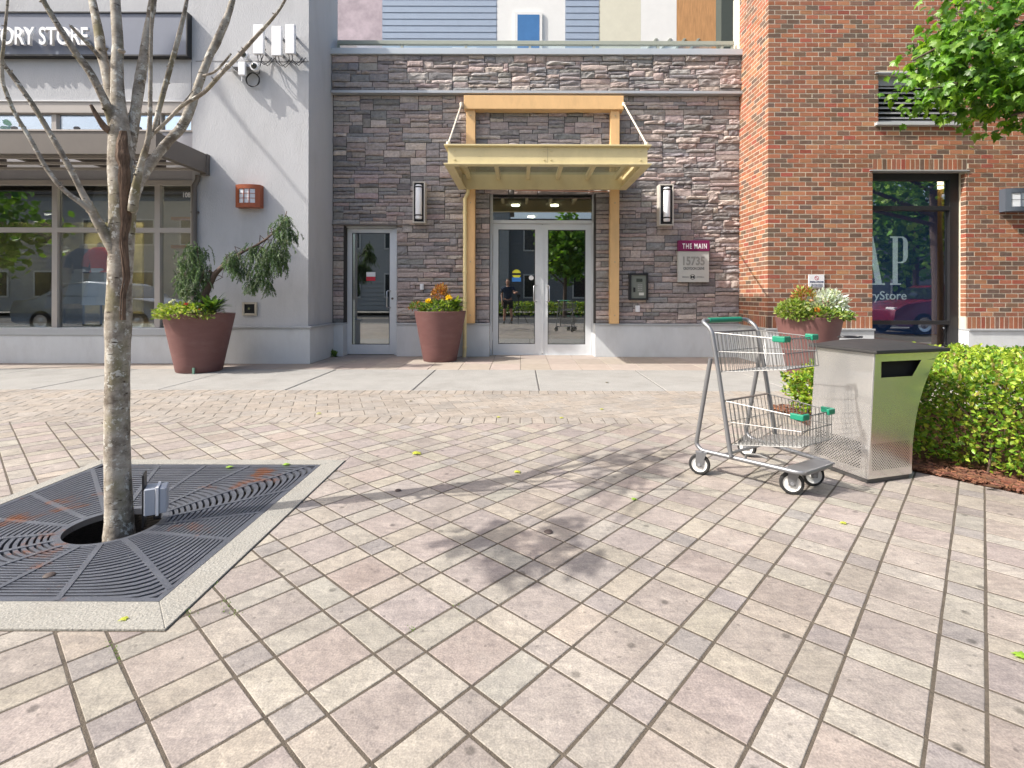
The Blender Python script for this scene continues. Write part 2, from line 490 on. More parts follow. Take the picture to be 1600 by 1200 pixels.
# planting bed with bark mulch
mb = MB(); mb.poly([(x, y, .004) for x, y in bed_a]); mb.poly([(x, y, .004) for x, y in bed_b])
m_mulch = M('bark_mulch', (.115, .05, .03), .95, var=.5, scale=40, bump=1.0, bscale=120)
bed_o = structure(mb.build('planting_bed', m_mulch))
ch = MB()
for k in range(2600):
    t = random.random()
    if t < .75:
        e = random.choice(((BED[1], BED[2]), (BED[2], BED[3]), (BED[0], BED[1])))
        s = random.random(); d = abs(random.gauss(0, .12))
        x = e[0][0] + (e[1][0]-e[0][0])*s + d; y = e[0][1] + (e[1][1]-e[0][1])*s + d*.35
    else: x, y = rnd(2.6, 5), rnd(2.9, 5)
    Mx = Matrix.Translation((x, y, .012 + rnd(0, .02))) @ Matrix.Rotation(rnd(0, 6.28), 4, 'Z') @ Matrix.Rotation(rnd(-.5, .5), 4, 'X')
    ch.cur = shade((1, 1, 1), rnd(.5, 1.7), .12)
    ch.obox(Mx, rnd(.015, .06), rnd(.006, .016), rnd(.004, .008))
ch.build('bark_chips', M('bark_chip', (.14, .062, .036), .9, var=.3, scale=60, attr=True), bed_o, kind='stuff')
# ------------------------------------------------------------------ facade planes
YS = 9.27      # stone face
YSP = 9.21     # stone plinth face
YD = 9.50      # doors
YP = 8.22      # stucco pier and shop front
YB = 8.20      # brick face
XL, XR = WX(520, YS), WX(1155, YS)      # stone bay limits
m_stucco = M('grey_stucco', (.47, .475, .485), .9, var=.05, scale=1.6, bump=.6, bscale=70, dirt=.22, dscale=1.4, spec=.2, stretch=(1.4, 1.4, .45))
m_plinth = M('pale_concrete', (.56, .58, .59), .8, var=.06, scale=2.5, bump=.12, bscale=70, dirt=.2, dscale=2.2, spec=.3, stretch=(1.3, 1.3, .6))
m_cap = M('grey_flashing', (.42, .44, .46), .45, var=.05, scale=4, metal=.3)
m_stone = M('ledge_stone', (1, 1, 1), .9, var=.28, scale=22, bump=.9, bscale=60, attr=True, spec=.2, dirt=.15, dscale=9)
m_stone_bed = M('stone_joint', (.045, .042, .04), .95, var=.2)
m_brick = M('brick', (1, 1, 1), .9, var=.14, scale=30, bump=.45, bscale=170, attr=True, spec=.2, dirt=.12, dscale=14)
m_mortar = M('mortar', (.58, .52, .42), .95, var=.12, scale=12, bump=.3, bscale=220, spec=.1)
m_taupe = M('taupe_frame', (.40, .365, .33), .5, var=.04, scale=3)
m_alu = M('pale_aluminium', (.68, .70, .715), .38, metal=.25, var=.04, scale=5)
m_black = M('black_metal', (.02, .02, .022), .4, var=.1)
m_bronze = M('bronze_steel', (.135, .118, .102), .5, var=.08, scale=4)
m_glass = glass_mat('shop_glass', (.88, .92, .93), .12)
m_glass_door = glass_mat('door_glass', (.55, .6, .58), .28)
m_glass_clear = glass_mat('clear_glass', (.9, .95, .93), .06)
m_room = M('room_wall', (.16, .155, .14), .9, var=.05)
m_room_floor = M('room_floor', (.12, .10, .085), .35, var=.1)

# ---- stone entrance
entrance = thing('stone_entrance', 'grey ledge-stone entrance bay with glass doors between stucco pier and brick wall', 'building', ((XL+XR)/2, YS+.3, 0))
DOOR = (WX(765, YS), WX(929, YS), WZ(301, YS))
SDOOR = (WX(538, YS), WX(621, YS), WZ(353, YS))
PL_T = .60
Z_LEDGE, Z_CAP0, Z_CAP1 = WZ(147, YS), WZ(89.5, YS), WZ(80, YS)
mb = MB()
yb0, yb1 = YS+.015, YS+.25
mb.box(XL-.05, SDOOR[0]-.004, yb0, yb1, 0, Z_CAP0); mb.box(SDOOR[0]-.004, SDOOR[1]+.004, yb0, yb1, SDOOR[2]+.004, Z_CAP0)
mb.box(SDOOR[1]+.004, DOOR[0]-.004, yb0, yb1, 0, Z_CAP0); mb.box(DOOR[0]-.004, DOOR[1]+.004, yb0, yb1, DOOR[2]+.004, Z_CAP0)
mb.box(DOOR[1]+.004, XR+.05, yb0, yb1, 0, Z_CAP0)
mb.build('wall', m_stone_bed, entrance)
def stone(mb, x0, x1, z0, z1, yf, depth=.11):
    nx = max(3, min(6, int((x1-x0)/.055)+1)); nz = 3 if z1-z0 < .1 else 4
    rough = random.choice((.008, .014, .022, .028)); base = rnd(-.022, .011)
    tilt, tz = rnd(-.012, .012), rnd(-.012, .012)
    jx = [rnd(-.005, .005) for _ in range(4)]; seed = Vector((rnd(0, 99), rnd(0, 99), rnd(0, 99)))
    n = len(mb.v); g = .0048
    for k in range(nz+1):
        for i in range(nx+1):
            u, w = i/nx, k/nz
            x = x0+g + (x1-x0-2*g)*u; z = z0+g + (z1-z0-2*g)*w
            edge = min(u, 1-u)*(x1-x0); edgez = min(w, 1-w)*(z1-z0)
            e = min(edge, edgez)
            nv = mnoise.noise(Vector((x*9, z*14, 0))+seed)*rough + mnoise.noise(Vector((x*24, z*30, 3))+seed)*rough*.6
            y = yf + base - nv + tilt*(u-.5) + tz*(w-.5)
            if e < 1e-6:
                y += .013; z += mnoise.noise(Vector((x*12, z*3, 7))+seed)*.006*(1 if w in (0, 1) else 0); x += mnoise.noise(Vector((x, z*14, 9))+seed)*.005*(1 if u in (0, 1) else 0)
            mb.v.append((x, min(y, yf+.014), z))
    for k in range(nz):
        for i in range(nx):
            a = n + k*(nx+1)+i
            mb.face((a, a+1, a+nx+2, a+nx+1))
    ring = [n+i for i in range(nx+1)] + [n+k*(nx+1)+nx for k in range(1, nz+1)] + [n+nz*(nx+1)+i for i in range(nx-1, -1, -1)] + [n+k*(nx+1) for k in range(nz-1, 0, -1)]
    m0 = len(mb.v)
    for r in ring: v = mb.v[r]; mb.v.append((v[0], yf+depth, v[2]))
    for i in range(len(ring)):
        j = (i+1) % len(ring)
        mb.face((ring[i], m0+i, m0+j, ring[j]))
STONE_COL = [(.27, .245, .235), (.30, .262, .248), (.235, .222, .216), (.345, .288, .268), (.205, .203, .205), (.285, .27, .262), (.32, .272, .25), (.185, .178, .176), (.375, .33, .30)]
stones = []
UH, UW = .034, .048
def pack(x0, x1, z0, z1, holes, yf):
    nw, nh = int(round((x1-x0)/UW)), int(round((z1-z0)/UH))
    sx, sz = (x1-x0)/nw, (z1-z0)/nh
    occ = [[False]*nw for _ in range(nh)]
    for (a, b_, c, d) in holes:
        for k in range(nh):
            for i in range(nw):
                xc, zc = x0+(i+.5)*sx, z0+(k+.5)*sz
                if a < xc < b_ and c < zc < d: occ[k][i] = True
    for k in range(nh):
        for i in range(nw):
            if occ[k][i]: continue
            run = 0
            while i+run < nw and not occ[k][i+run] and run < 14: run += 1
            hh = random.choices((2, 3, 4, 5, 6), (.58, .30, .09, .03, .0))[0]
            if i > 0 and random.random() < .5:
                tl = 0
                while k+tl < nh and occ[k+tl][i-1] and tl < 7: tl += 1
                if 2 <= tl <= 4: hh = tl
            elif run < 14 and i+run < nw and random.random() < .5:
                tl = 0
                while k+tl < nh and occ[k+tl][i+run] and tl < 7: tl += 1
                if 2 <= tl <= 4: hh = tl
            ww = random.randint(*{2: (5, 11), 3: (5, 10), 4: (4, 8), 5: (3, 5), 6: (3, 5)}[hh])
            if hh <= 3 and random.random() < .08: ww = 2
            if run - ww < 3: ww = run if run <= 11 else run - 4
            ww = max(1, min(ww, run))
            top = 0
            while top < hh and k+top < nh and all(not occ[k+top][i+q] for q in range(ww)): top += 1
            if k+top < nh and nh-(k+top) == 1 and all(not occ[nh-1][i+q] for q in range(ww)): top += 1
            for kk in range(top):
                for q in range(ww): occ[k+kk][i+q] = True
            stones.append((x0+i*sx, x0+(i+ww)*sx, z0+k*sz, z0+(k+top)*sz, yf))
post_x = ((WX(728, 9.16), WX(742, 9.16)), (WX(953, 9.16), WX(967, 9.16)))
pack(XL, XR, PL_T, Z_LEDGE-.03, [(DOOR[0], DOOR[1], 0, DOOR[2]), (SDOOR[0], SDOOR[1], 0, SDOOR[2])], YS)
pack(XL, XR, Z_LEDGE+.02, Z_CAP0, [], YS-.075)
def st_vis(s):
    cx, cz = (s[0]+s[1])/2, (s[2]+s[3])/2
    hid = 0.3 if (4.40 < cz < 4.7 and -1.03 < cx < 1.85) else 1
    return (s[1]-s[0])*(s[3]-s[2])*hid
stones.sort(key=lambda s: -st_vis(s))
fld = MB()
for n, s in enumerate(stones):
    mb = MB() if n < 300 else fld
    q_ = random.choice(STONE_COL); mb.cur = shade((q_[0]*1.13, q_[1]*1.10, q_[2]*1.10), rnd(.85, 1.2), .03)
    stone(mb, *s)
    if n < 300: mb.build('stone', m_stone, entrance)
fld.build('stone_field', m_stone, entrance, kind='stuff')
# plinth, ledge, coping
for a, b_ in ((XL-.02, SDOOR[0]), (SDOOR[1], DOOR[0]), (DOOR[1], XR)):
    mb = MB(); mb.box(a, b_, YSP, YSP+.28, 0, PL_T-.03); mb.build('plinth', m_plinth, entrance, bevel=.006)
    mb = MB(); mb.box(a, b_, YSP-.02, YSP+.2, PL_T-.031, PL_T); mb.build('plinth_cap', m_cap, entrance, bevel=.003)
mb = MB(); mb.box(XL, XR+.01, YS-.115, YS+.1, Z_LEDGE-.028, Z_LEDGE+.02)
mb.build('ledge', m_cap, entrance, bevel=.004)
mb = MB(); mb.box(XL-.02, XR+.02, YS-.12, YS+.45, Z_CAP0, Z_CAP1)
mb.build('coping', M('pale_blue_coping', (.46, .5, .53), .4, metal=.2, var=.04), entrance, bevel=.006)
mb = MB(); mb.box(XL-.02, WX(640, YS), YS-.03, YS+.1, SDOOR[2]+.001, SDOOR[2]+.022)
mb.build('door_flashing', m_bronze, entrance)
# lobby behind the doors
mb = MB()
lx0, lx1, ly1, lz = DOOR[0]-1.2, DOOR[1]+1.2, 14.0, 3.05
mb.poly([(lx0, YD+.1, 0.002), (lx1, YD+.1, 0.002), (lx1, ly1, 0.002), (lx0, ly1, 0.002)])
mb.build('lobby_floor', m_room_floor, entrance)
mb = MB()
mb.poly([(lx0, ly1, 0), (lx1, ly1, 0), (lx1, ly1, lz), (lx0, ly1, lz)]); mb.poly([(lx0, YD+.05, 0), (lx0, ly1, 0), (lx0, ly1, lz), (lx0, YD+.05, lz)])
mb.poly([(lx1, YD+.05, 0), (lx1, ly1, 0), (lx1, ly1, lz), (lx1, YD+.05, lz)]); mb.poly([(lx0, YD+.05, lz), (lx1, YD+.05, lz), (lx1, ly1, lz), (lx0, ly1, lz)])
mb.poly([(SDOOR[0]-.4, YD+1.6, 0), (SDOOR[1]+.4, YD+1.6, 0), (SDOOR[1]+.4, YD+1.6, 2.6), (SDOOR[0]-.4, YD+1.6, 2.6)])
mb.poly([(XL, YS+.3, 2.6), (lx0, YS+.3, 2.6), (lx0, YD+1.7, 2.6), (XL, YD+1.7, 2.6)])
mb.build('lobby_wall', m_room, entrance)
m_lamp = M('downlight', (1, .85, .6), .5, var=0, emit=30.0)
m_shop_lamp = M('shop_lamp', (1, .86, .62), .5, var=0, emit=75.0)
for dx, dy in ((WX(805, 11), 11), (WX(866, 11), 11), (WX(830, 12.6), 12.6)):
    mb = MB(); mb.lathe([(.085, 0), (.085, .02)], dx, dy, lz-.03, 16); mb.build('downlight', m_lamp, entrance)

def glazed_door(name, x0, x1, z1, gx0, gx1, gz0, gz1, parent, y=YD, th=.045):
    mb = MB()
    mb.box(x0, gx0, y, y+th, .012, z1); mb.box(gx1, x1, y, y+th, .012, z1)
    mb.box(gx0, gx1, y, y+th, .012, gz0); mb.box(gx0, gx1, y, y+th, gz1, z1)
    d = mb.build(name, m_alu, parent, bevel=.004)
    mb = MB(); mb.box(gx0-.005, gx1+.005, y+.018, y+.024, gz0-.005, gz1+.005); mb.build('pane', m_glass_door, d)
    mb = MB(); e = .012
    for a, b_, c, dd in ((gx0, gx0+e, gz0, gz1), (gx1-e, gx1, gz0, gz1), (gx0+e, gx1-e, gz0, gz0+e), (gx0+e, gx1-e, gz1-e, gz1)): mb.box(a, b_, y+.008, y+.0175, c, dd)
    mb.build('gasket', m_black, d)
    return d
def pull(d, x, z0, z1, y=YD, dx=0):
    mb = MB(); o = y-.06
    mb.tube([(x+dx, y, z1), (x+dx*.3, o+.012, z1), (x, o, z1-.015), (x, o, z0+.015), (x+dx*.3, o+.012, z0), (x+dx, y, z0)], .011, 10)
    return mb.build('handle', M('satin_steel', (.62, .62, .62), .28, metal=1, var=.03), d, smooth=True)
X = lambda p: WX(p, YD); Z = lambda p: WZ(p, YD)
mb = MB()
fz1, fzm = Z(300.5), Z(350)
mb.box(X(765.5), X(769.6), YD-.05, YD+.08, 0, fz1-.02); mb.box(X(925), X(929), YD-.05, YD+.08, 0, fz1-.02)
mb.box(X(765.5), X(929), YD-.05, YD+.08, fz1-.02, fz1+.04); mb.box(X(769.7), X(924.9), YD-.05, YD+.08, Z(349.5), Z(344.5))
mb.box(X(769.7), X(924.9), YD-.03, YD+.07, 0.001, .011)
door_frame = mb.build('door_frame', m_alu, entrance, bevel=.003)
mb = MB(); mb.box(X(769.6), X(925), YD+.01, YD+.016, Z(345), fz1-.015); mb.build('transom_pane', m_glass_door, door_frame)
d1 = glazed_door('door', X(770.2), X(846.6), Z(350), X(778.5), X(836), Z(537.5), Z(358.5), entrance)
d2 = glazed_door('door', X(848.4), X(924.6), Z(350), X(856), X(914.7), Z(538), Z(359), entrance)
mb = MB(); mb.box(X(844.5), X(849.5), YD-.012, YD-.002, .03, Z(351)); mb.build('astragal', m_alu, d1, bevel=.002)
pull(d1, X(834), Z(471), Z(446), dx=.05); pull(d2, X(858), Z(471), Z(446), dx=-.05)
for d, x in ((d1, X(769.8)), (d2, X(925.2))):
    for zz in (.35, 1.4, 2.3):
        mb = MB(); mb.lathe([(.012, -.07), (.012, .07)], x, YD-.015, zz, 10); mb.build('hinge', m_alu, d)
# stickers on the left leaf
mb = MB(); mb.lathe([(.0, 0), (.082, 0), (.082, .002)], X(807), YD+.014, Z(428), 24, axis='y'); st = mb.build('round_sticker', M('yellow_vinyl', (.75, .72, .05), .5, var=.03), d1); st['label'] = 'round yellow sticker with dark band'
mb = MB(); mb.box(X(800), X(814), YD+.0118, YD+.0128, Z(430), Z(426.5)); mb.build('sticker_band', M('dark_print', (.03, .03, .02), .5, var=0), d1)
mb = MB(); mb.box(X(800), X(814), YD+.013, YD+.0145, Z(440), Z(433.5)); mb.build('blue_sticker', M('blue_vinyl', (.05, .22, .6), .5, var=.03), d1)
mb = MB(); mb.lathe([(.0, 0), (.044, 0), (.044, .002)], X(830), YD+.014, Z(434), 20, axis='y'); mb.build('small_round_sticker', M('white_vinyl', (.75, .75, .75), .5, var=.02), d1)
# single door
mb = MB()
mb.box(X(538.6), X(543), YD-.1, YD+.08, 0, Z(354)); mb.box(X(618.2), X(622), YD-.1, YD+.08, 0, Z(354)); mb.box(X(543.1), X(618.1), YD-.1, YD+.08, Z(358), Z(354))
mb.build('door_frame', m_alu, entrance, bevel=.003)
d3 = glazed_door('door', X(543.8), X(617.6), Z(358.6), X(551.5), X(610), Z(538.5), Z(365), entrance, y=YD-.06)
d3['label'] = 'narrow single glass service door'
pull(d3, X(607), Z(481), Z(455), y=YD-.06, dx=.06)
mb = MB(); mb.lathe([(.02, 0), (.02, .012)], X(614.5), YD-.074, Z(467), 14, axis='y'); mb.build('lock', m_bronze, d3)
mb = MB(); mb.box(X(573.5), X(587.5), YD-.0475, YD-.045, Z(433), Z(426)); s1 = mb.build('notice', MATS['white_vinyl'], d3)
mb = MB(); mb.box(X(573.5), X(587.5), YD-.0475, YD-.045, Z(439.5), Z(433.1)); s2 = mb.build('red_notice', M('red_vinyl', (.55, .03, .05), .5, var=.03), d3)
# ---- text helper
def text_mesh(name, s, x0, x1, z0, z1, Y, mat, parent, depth=.004, bold=0.0, spacing=1.0):
    cu = bpy.data.curves.new(name, 'FONT'); cu.body = s; cu.size = 1; cu.extrude = .5; cu.offset = bold; cu.space_character = spacing
    cu.resolution_u = 4
    ob = bpy.data.objects.new(name, cu); col.objects.link(ob)
    bpy.context.view_layer.update()
    dg = bpy.context.evaluated_depsgraph_get()
    me = bpy.data.meshes.new_from_object(ob.evaluated_get(dg))
    bpy.data.objects.remove(ob); bpy.data.curves.remove(cu)
    xs = [v.co.x for v in me.vertices]; ys = [v.co.y for v in me.vertices]
    ax, bx, ay, by = min(xs), max(xs), min(ys), max(ys)
    for v in me.vertices:
        u = (v.co.x-ax)/(bx-ax); w = (v.co.y-ay)/(by-ay)
        v.co = (x0+(x1-x0)*u, Y - (v.co.z+.5)*depth, z0+(z1-z0)*w)
    me.materials.clear(); me.materials.append(mat)
    o = bpy.data.objects.new(name, me); col.objects.link(o)
    if parent is not None:
        o.parent = parent
        if parent.parent is None: o.location = -parent.location
    return o
# ---- stucco shop front on the left
shop = thing('stucco_shop_front', 'light grey stucco shop front and pier with big display windows', 'building', (-6.5, YP+.5, 0))
PX1 = WX(481.5, YP)                   # right edge of the pier
WXR = WX(300, YP)                     # right edge of the glazing
SH_TOP = 6.56
zt, zb = WZ(160, YP), WZ(529, YP)
mb = MB()
mb.box(WXR, PX1, YP, YS+.24, .60, SH_TOP)                      # pier
mb.box(-13, WXR, YP, YP+.3, zt, SH_TOP)                        # wall above glazing
mb.build('wall', m_stucco, shop)
mb = MB(); mb.box(WX(305, YP), PX1+.004, YP-.005, YP-.0006, WZ(97.6, YP), WZ(96.4, YP)); mb.build('control_joint', M('joint_grey', (.22, .22, .225), .9, var=.05), shop)
mb = MB(); mb.box(WX(297.6, YP), WX(298.8, YP), YP-.004, YP-.0006, zt+.004, WZ(97.7, YP)); mb.build('control_joint', MATS['joint_grey'], shop)
mb = MB(); mb.box(-13, PX1+.05, YP-.05, YS+.2, 0, .565); mb.build('plinth', m_plinth, shop, bevel=.006)
mb = MB(); mb.box(WXR, PX1+.08, YP-.075, YS+.18, .566, .60); mb.build('plinth_cap', m_cap, shop, bevel=.004)
mb = MB(); mb.box(-13, WXR, YP-.07, YP+.1, .566, zb+.04); mb.build('window_sill', m_cap, shop, bevel=.004)
X = lambda p: WX(p, YP); Z = lambda p: WZ(p, YP)
fr = MB(); y0, y1 = YP+.03, YP+.12
for a, b_ in ((78, 86.5), (239, 247.5), (295.5, 300)): fr.box(X(a), X(b_), y0, y1, Z(522), Z(283))
for k in range(1, 5): fr.box(X(78-165*k), X(86.5-165*k), y0, y1, Z(522), Z(283))
for (a, b_) in ((528, 521), (364.5, 357), (290, 282.5)): fr.box(-13, X(300), y0-.004, y1-.01, Z(a), Z(b_))
fr.build('window_frame', m_taupe, shop)
mb = MB(); mb.box(-13, X(300), y0+.02, y1-.02, Z(282.4), Z(204)); mb.build('transom_panel', M('grey_panel', (.35, .345, .36), .6, var=.05), shop)
mb = MB(); mb.box(-13, X(299.5), YP-.012, y1, Z(178.5), zt-.012); mb.build('header', m_taupe, shop, bevel=.004)
mb = MB(); mb.box(-13, X(300), YP-.03, YP+.04, zt-.012, zt); mb.build('header_flashing', M('white_trim', (.7, .7, .69), .5, var=.03), shop)
fr = MB(); fr.box(-13, X(300), y0, y1, Z(206), Z(203.4))
for k in range(-2, 5): fr.box(X(77-165*k), X(84.5-165*k), y0, y1, Z(203.4), Z(178.5))
fr.box(X(242), X(247.5), y0, y1, Z(203.4), Z(178.5)); fr.box(X(296), X(300), y0, y1, Z(203.4), Z(178.5))
fr.build('clerestory_frame', m_taupe, shop)
def pane(x0, x1, z0, z1, parent, m=m_glass, y=YP+.075, nm='pane'):
    mb = MB(); mb.box(x0, x1, y, y+.006, z0, z1); return mb.build(nm, m, parent)
edges = [(86.5-165*(k), 78-165*(k-1)) for k in range(4, 0, -1)]
edges = [(86.5-165*k, 78-165*(k-1)) for k in range(4, 0, -1)] + [(86.5, 239), (247.5, 295.5)]
for a, b_ in edges:
    pane(X(a), X(b_), Z(522), Z(364), shop); pane(X(a), X(b_), Z(357.5), Z(289.5), shop)
    pane(X(a), X(b_), Z(203.8), Z(178), shop, nm='clerestory_pane')
text_mesh('unit_number', '108', X(281), X(292.5), Z(308.5), Z(300.5), YP+.074, M('white_print', (.8, .8, .8), .6, var=0), shop, .002, .01)
# room behind with display
mb = MB(); rx0, rx1, ry1 = -14, WXR+.6, 12.2
mb.poly([(rx0, YP+.13, .55), (rx1, YP+.13, .55), (rx1, ry1, .55), (rx0, ry1, .55)]); mb.build('shop_floor', M('shop_floor', (.25, .2, .15), .5, var=.2), shop)
mb = MB()
mb.poly([(rx0, ry1, .5), (rx1, ry1, .5), (rx1, ry1, 4.2), (rx0, ry1, 4.2)]); mb.poly([(rx1, YP+.3, .5), (rx1, ry1, .5), (rx1, ry1, 4.2), (rx1, YP+.3, 4.2)]); mb.poly([(rx0, YP+.3, .5), (rx0, ry1, .5), (rx0, ry1, 4.2), (rx0, YP+.3, 4.2)])
mb.build('shop_wall', M('shop_wall', (.34, .31, .26), .9, var=.05), shop)
mb = MB(); mb.poly([(rx0, YP+.13, 3.32), (rx1, YP+.13, 3.32), (rx1, ry1, 3.32), (rx0, ry1, 3.32)]); mb.build('shop_ceiling', M('shop_ceiling', (.12, .12, .12), .9, var=.05), shop)
for px_, yy in ((75, 9.6), (102, 9.6), (149, 9.6), (228, 9.6), (259, 9.4), (277, 9.4), (293, 9.4), (20, 10)):
    mb = MB(); mb.lathe([(.07, 0), (.07, .05)], WX(px_, yy), yy, 3.26, 14); mb.build('spot_lamp', m_shop_lamp, shop)
m_wood = M('light_wood', (.42, .22, .08), .5, var=.2, scale=8, stretch=(1, 1, 8))
for za in (341, 385):
    mb = MB(); a, b_ = W(270, za-3, 9.1), W(300, za+3, 9.1); mb.box(a.x, b_.x, 9.05, 9.15, b_.z, b_.z+.05); mb.build('wooden_rail', m_wood, shop)

def dress_form(x, y, top_c, skirt_c, skirt_len, label, h=.55):
    t = thing('dress_form', label, 'mannequin', (x, y, h))
    mb = MB(); mb.lathe([(.13, 0), (.13, .015), (.018, .02), (.018, .85)], 0, 0, 0, 18); mb.build('stand', m_black, t, local=True)
    mb = MB()
    prof = [(.125, .82), (.118, .9), (.105, .98), (.12, 1.08), (.138, 1.18), (.135, 1.26), (.10, 1.33), (.055, 1.36), (.048, 1.42), (.03, 1.44)]
    mb.lathe(prof, 0, 0, 0, 24); o = mb.build('torso', M('linen', (.6, .52, .4), .9, var=.05), t, smooth=True, local=True); o.scale = (1.25, .85, 1)
    mb = MB(); mb.lathe([(.145, .92), (.125, .97), (.13, 1.07), (.15, 1.18), (.147, 1.27), (.11, 1.335), (.075, 1.35)], 0, 0, 0, 24, cap=False)
    for s in (-1, 1): mb.tube([(s*.12, 0, 1.28), (s*.19, -.01, 1.18), (s*.21, -.03, 1.02)], [.055, .05, .045], 10)
    o = mb.build('top', M(label[:6]+'_top', top_c, .9, var=.2, scale=20), t, smooth=True, local=True); o.scale = (1.25, .9, 1)
    mb = MB(); n0 = 36
    for k in range(7):
        z = .99 - k/6*skirt_len; r0 = .118 + k/6*.12
        for j in range(n0):
            a = 2*math.pi*j/n0; r = r0*(1+.07*(k/6)*math.sin(9*a))
            mb.v.append((r*1.2*math.cos(a), r*math.sin(a), z))
    for k in range(6):
        for j in range(n0): mb.face((k*n0+j, k*n0+(j+1) % n0, (k+1)*n0+(j+1) % n0, (k+1)*n0+j))
    mb.build('skirt', M(label[:6]+'_skirt', skirt_c, .9, var=.05), t, smooth=True, local=True)
    return t
dress_form(WX(158, 8.75), 8.75, (.55, .03, .03), (.55, .6, .68), .62, 'red top with pale blue skirt on dress form behind the tree trunk')
dress_form(WX(130, 9.0), 9.0, (.03, .035, .10), (.6, .62, .58), .6, 'blue patterned top with white skirt on dress form in window')
dress_form(WX(100, 9.5), 9.5, (.45, .36, .25), (.5, .42, .3), .7, 'beige outfit on dress form deeper in the shop window')
mb = MB(); a, b_ = W(-60, 362, 10.4), W(222, 490, 10.4); mb.box(a.x, b_.x, 10.4, 10.45, b_.z, a.z+.2)
tag(mb.build('wall_mural', M('olive_mural', (.36, .31, .15), .9, var=.75, scale=1.6)), 'olive and cream mural panel on back wall inside shop', 'mural')

# sign band with lettering
sg = thing('shop_sign', 'blue grey sign board with raised white letters above shop awning', 'sign', (-7.5, YP, 5.2))
sx1, sz0, sz1 = X(297), Z(92), Z(28)
mb = MB(); mb.box(-12.5, sx1, YP-.10, YP-.002, sz0, sz1); mb.build('board', M('sign_blue_grey', (.145, .165, .215), .5, var=.05), sg)
mb = MB(); mb.box(-12.5, sx1+.02, YP-.12, YP-.001, sz0-.025, sz0-.001); mb.box(sx1+.0005, sx1+.02, YP-.12, YP-.001, sz0, sz1); mb.box(-12.5, sx1+.02, YP-.12, YP-.001, sz1+.001, sz1+.02); mb.build('trim', m_black, sg)
lx1 = X(150); lx0 = lx1-(X(150)-X(13))/9*13
yy = YP-.15
t_ = text_mesh('lettering', 'FACTORY STORE', WX(13-17*4.2, yy), WX(140, yy), WZ(74, yy), WZ(46, yy), yy, M('white_letters', (.82, .82, .82), .45, var=0), sg, .045, .015)

# shop awning of bronze steel channels
aw = thing('steel_awning', 'dark bronze steel awning over the shop windows', 'awning', (-7, 7.6, 3.0))
AX1, AY0, AZ0, AZ1 = WX(327, YP), 7.01, 3.03, 3.33
mb = MB(); mb.box(-13, AX1-.0, AY0, AY0+.03, AZ0, AZ1); mb.build('fascia', m_bronze, aw)
mb = MB(); mb.box(-13, AX1+.01, AY0-.012, AY0+.12, AZ1, AZ1+.02); mb.build('fascia_cap', m_taupe, aw)
mb = MB(); mb.box(-13, AX1, AY0-.01, AY0+.10, AZ0-.012, AZ0); mb.build('fascia_lip', m_bronze, aw)
mb = MB(); mb.box(AX1-.03, AX1-.001, AY0+.031, YP-.09, AZ0, AZ1-.004); mb.box(AX1-.10, AX1-.031, AY0+.11, YP-.09, AZ0, AZ0+.01); mb.build('side_channel', m_bronze, aw)
mb = MB(); mb.box(AX1-.10, AX1+.01, YP-.089, YP-.002, AZ0-.03, AZ1+.005); mb.build('wall_bracket', m_bronze, aw, bevel=.006)
mb = MB(); mb.box(-13, AX1-.04, AY0+.13, YP-.01, AZ1-.05, AZ1-.03); mb.build('deck', m_bronze, aw)
for k in range(9):
    mb = MB(); x = AX1-.75-k*.85; mb.box(x, x+.06, AY0+.031, YP-.005, AZ0+.06, AZ1-.051); mb.build('rafter', m_bronze, aw)
for k in range(3):
    mb = MB(); y = AY0+.35+k*.33; mb.box(-13, AX1-.04, y, y+.05, AZ0+.02, AZ0+.055); mb.build('purlin', m_taupe, aw)
for n, (pa, pb) in enumerate(((122, 196), (25, 194), (218, 194))):
    c = W(pa, pb, 7.35)
    t = thing('floodlight', ('small black floodlight standing on the awning left of the tree trunk', 'small black floodlight on the awning at the left edge', 'small black floodlight on the awning right of the tree trunk')[n], 'light', (c.x, 7.35, AZ1-.03), group='floodlights on the awning')
    mb = MB(); mb.lathe([(.03, 0), (.03, .012), (.009, .015), (.009, .09)], 0, 0, 0, 10); mb.build('stem', m_black, t, local=True)
    mb = MB(); mb.tube([(-.03, .05, .07), (0, 0, .11), (.035, -.06, .16)], [.03, .036, .04], 12); mb.build('head', m_black, t, local=True)
# downpipe
dp = thing('downpipe', 'brown metal downpipe beside the shop window', 'pipe', (X(303), YP-.05, 0))
mb = MB(); px_ = WX(303, YP-.05)
mb.tube([(px_+.06, YP-.05, AZ0-.03), (px_+.055, YP-.05, AZ0-.1), (px_+.0, YP-.05, AZ0-.2), (px_, YP-.05, AZ0-.3), (px_, YP-.05, .6)], .038, 12); mb.build('pipe', m_bronze, dp, smooth=True)
for zz in (2.4, 1.2):
    mb = MB(); mb.box(px_-.055, px_+.055, YP-.05, YP-.001, zz, zz+.03); mb.build('strap', m_bronze, dp)

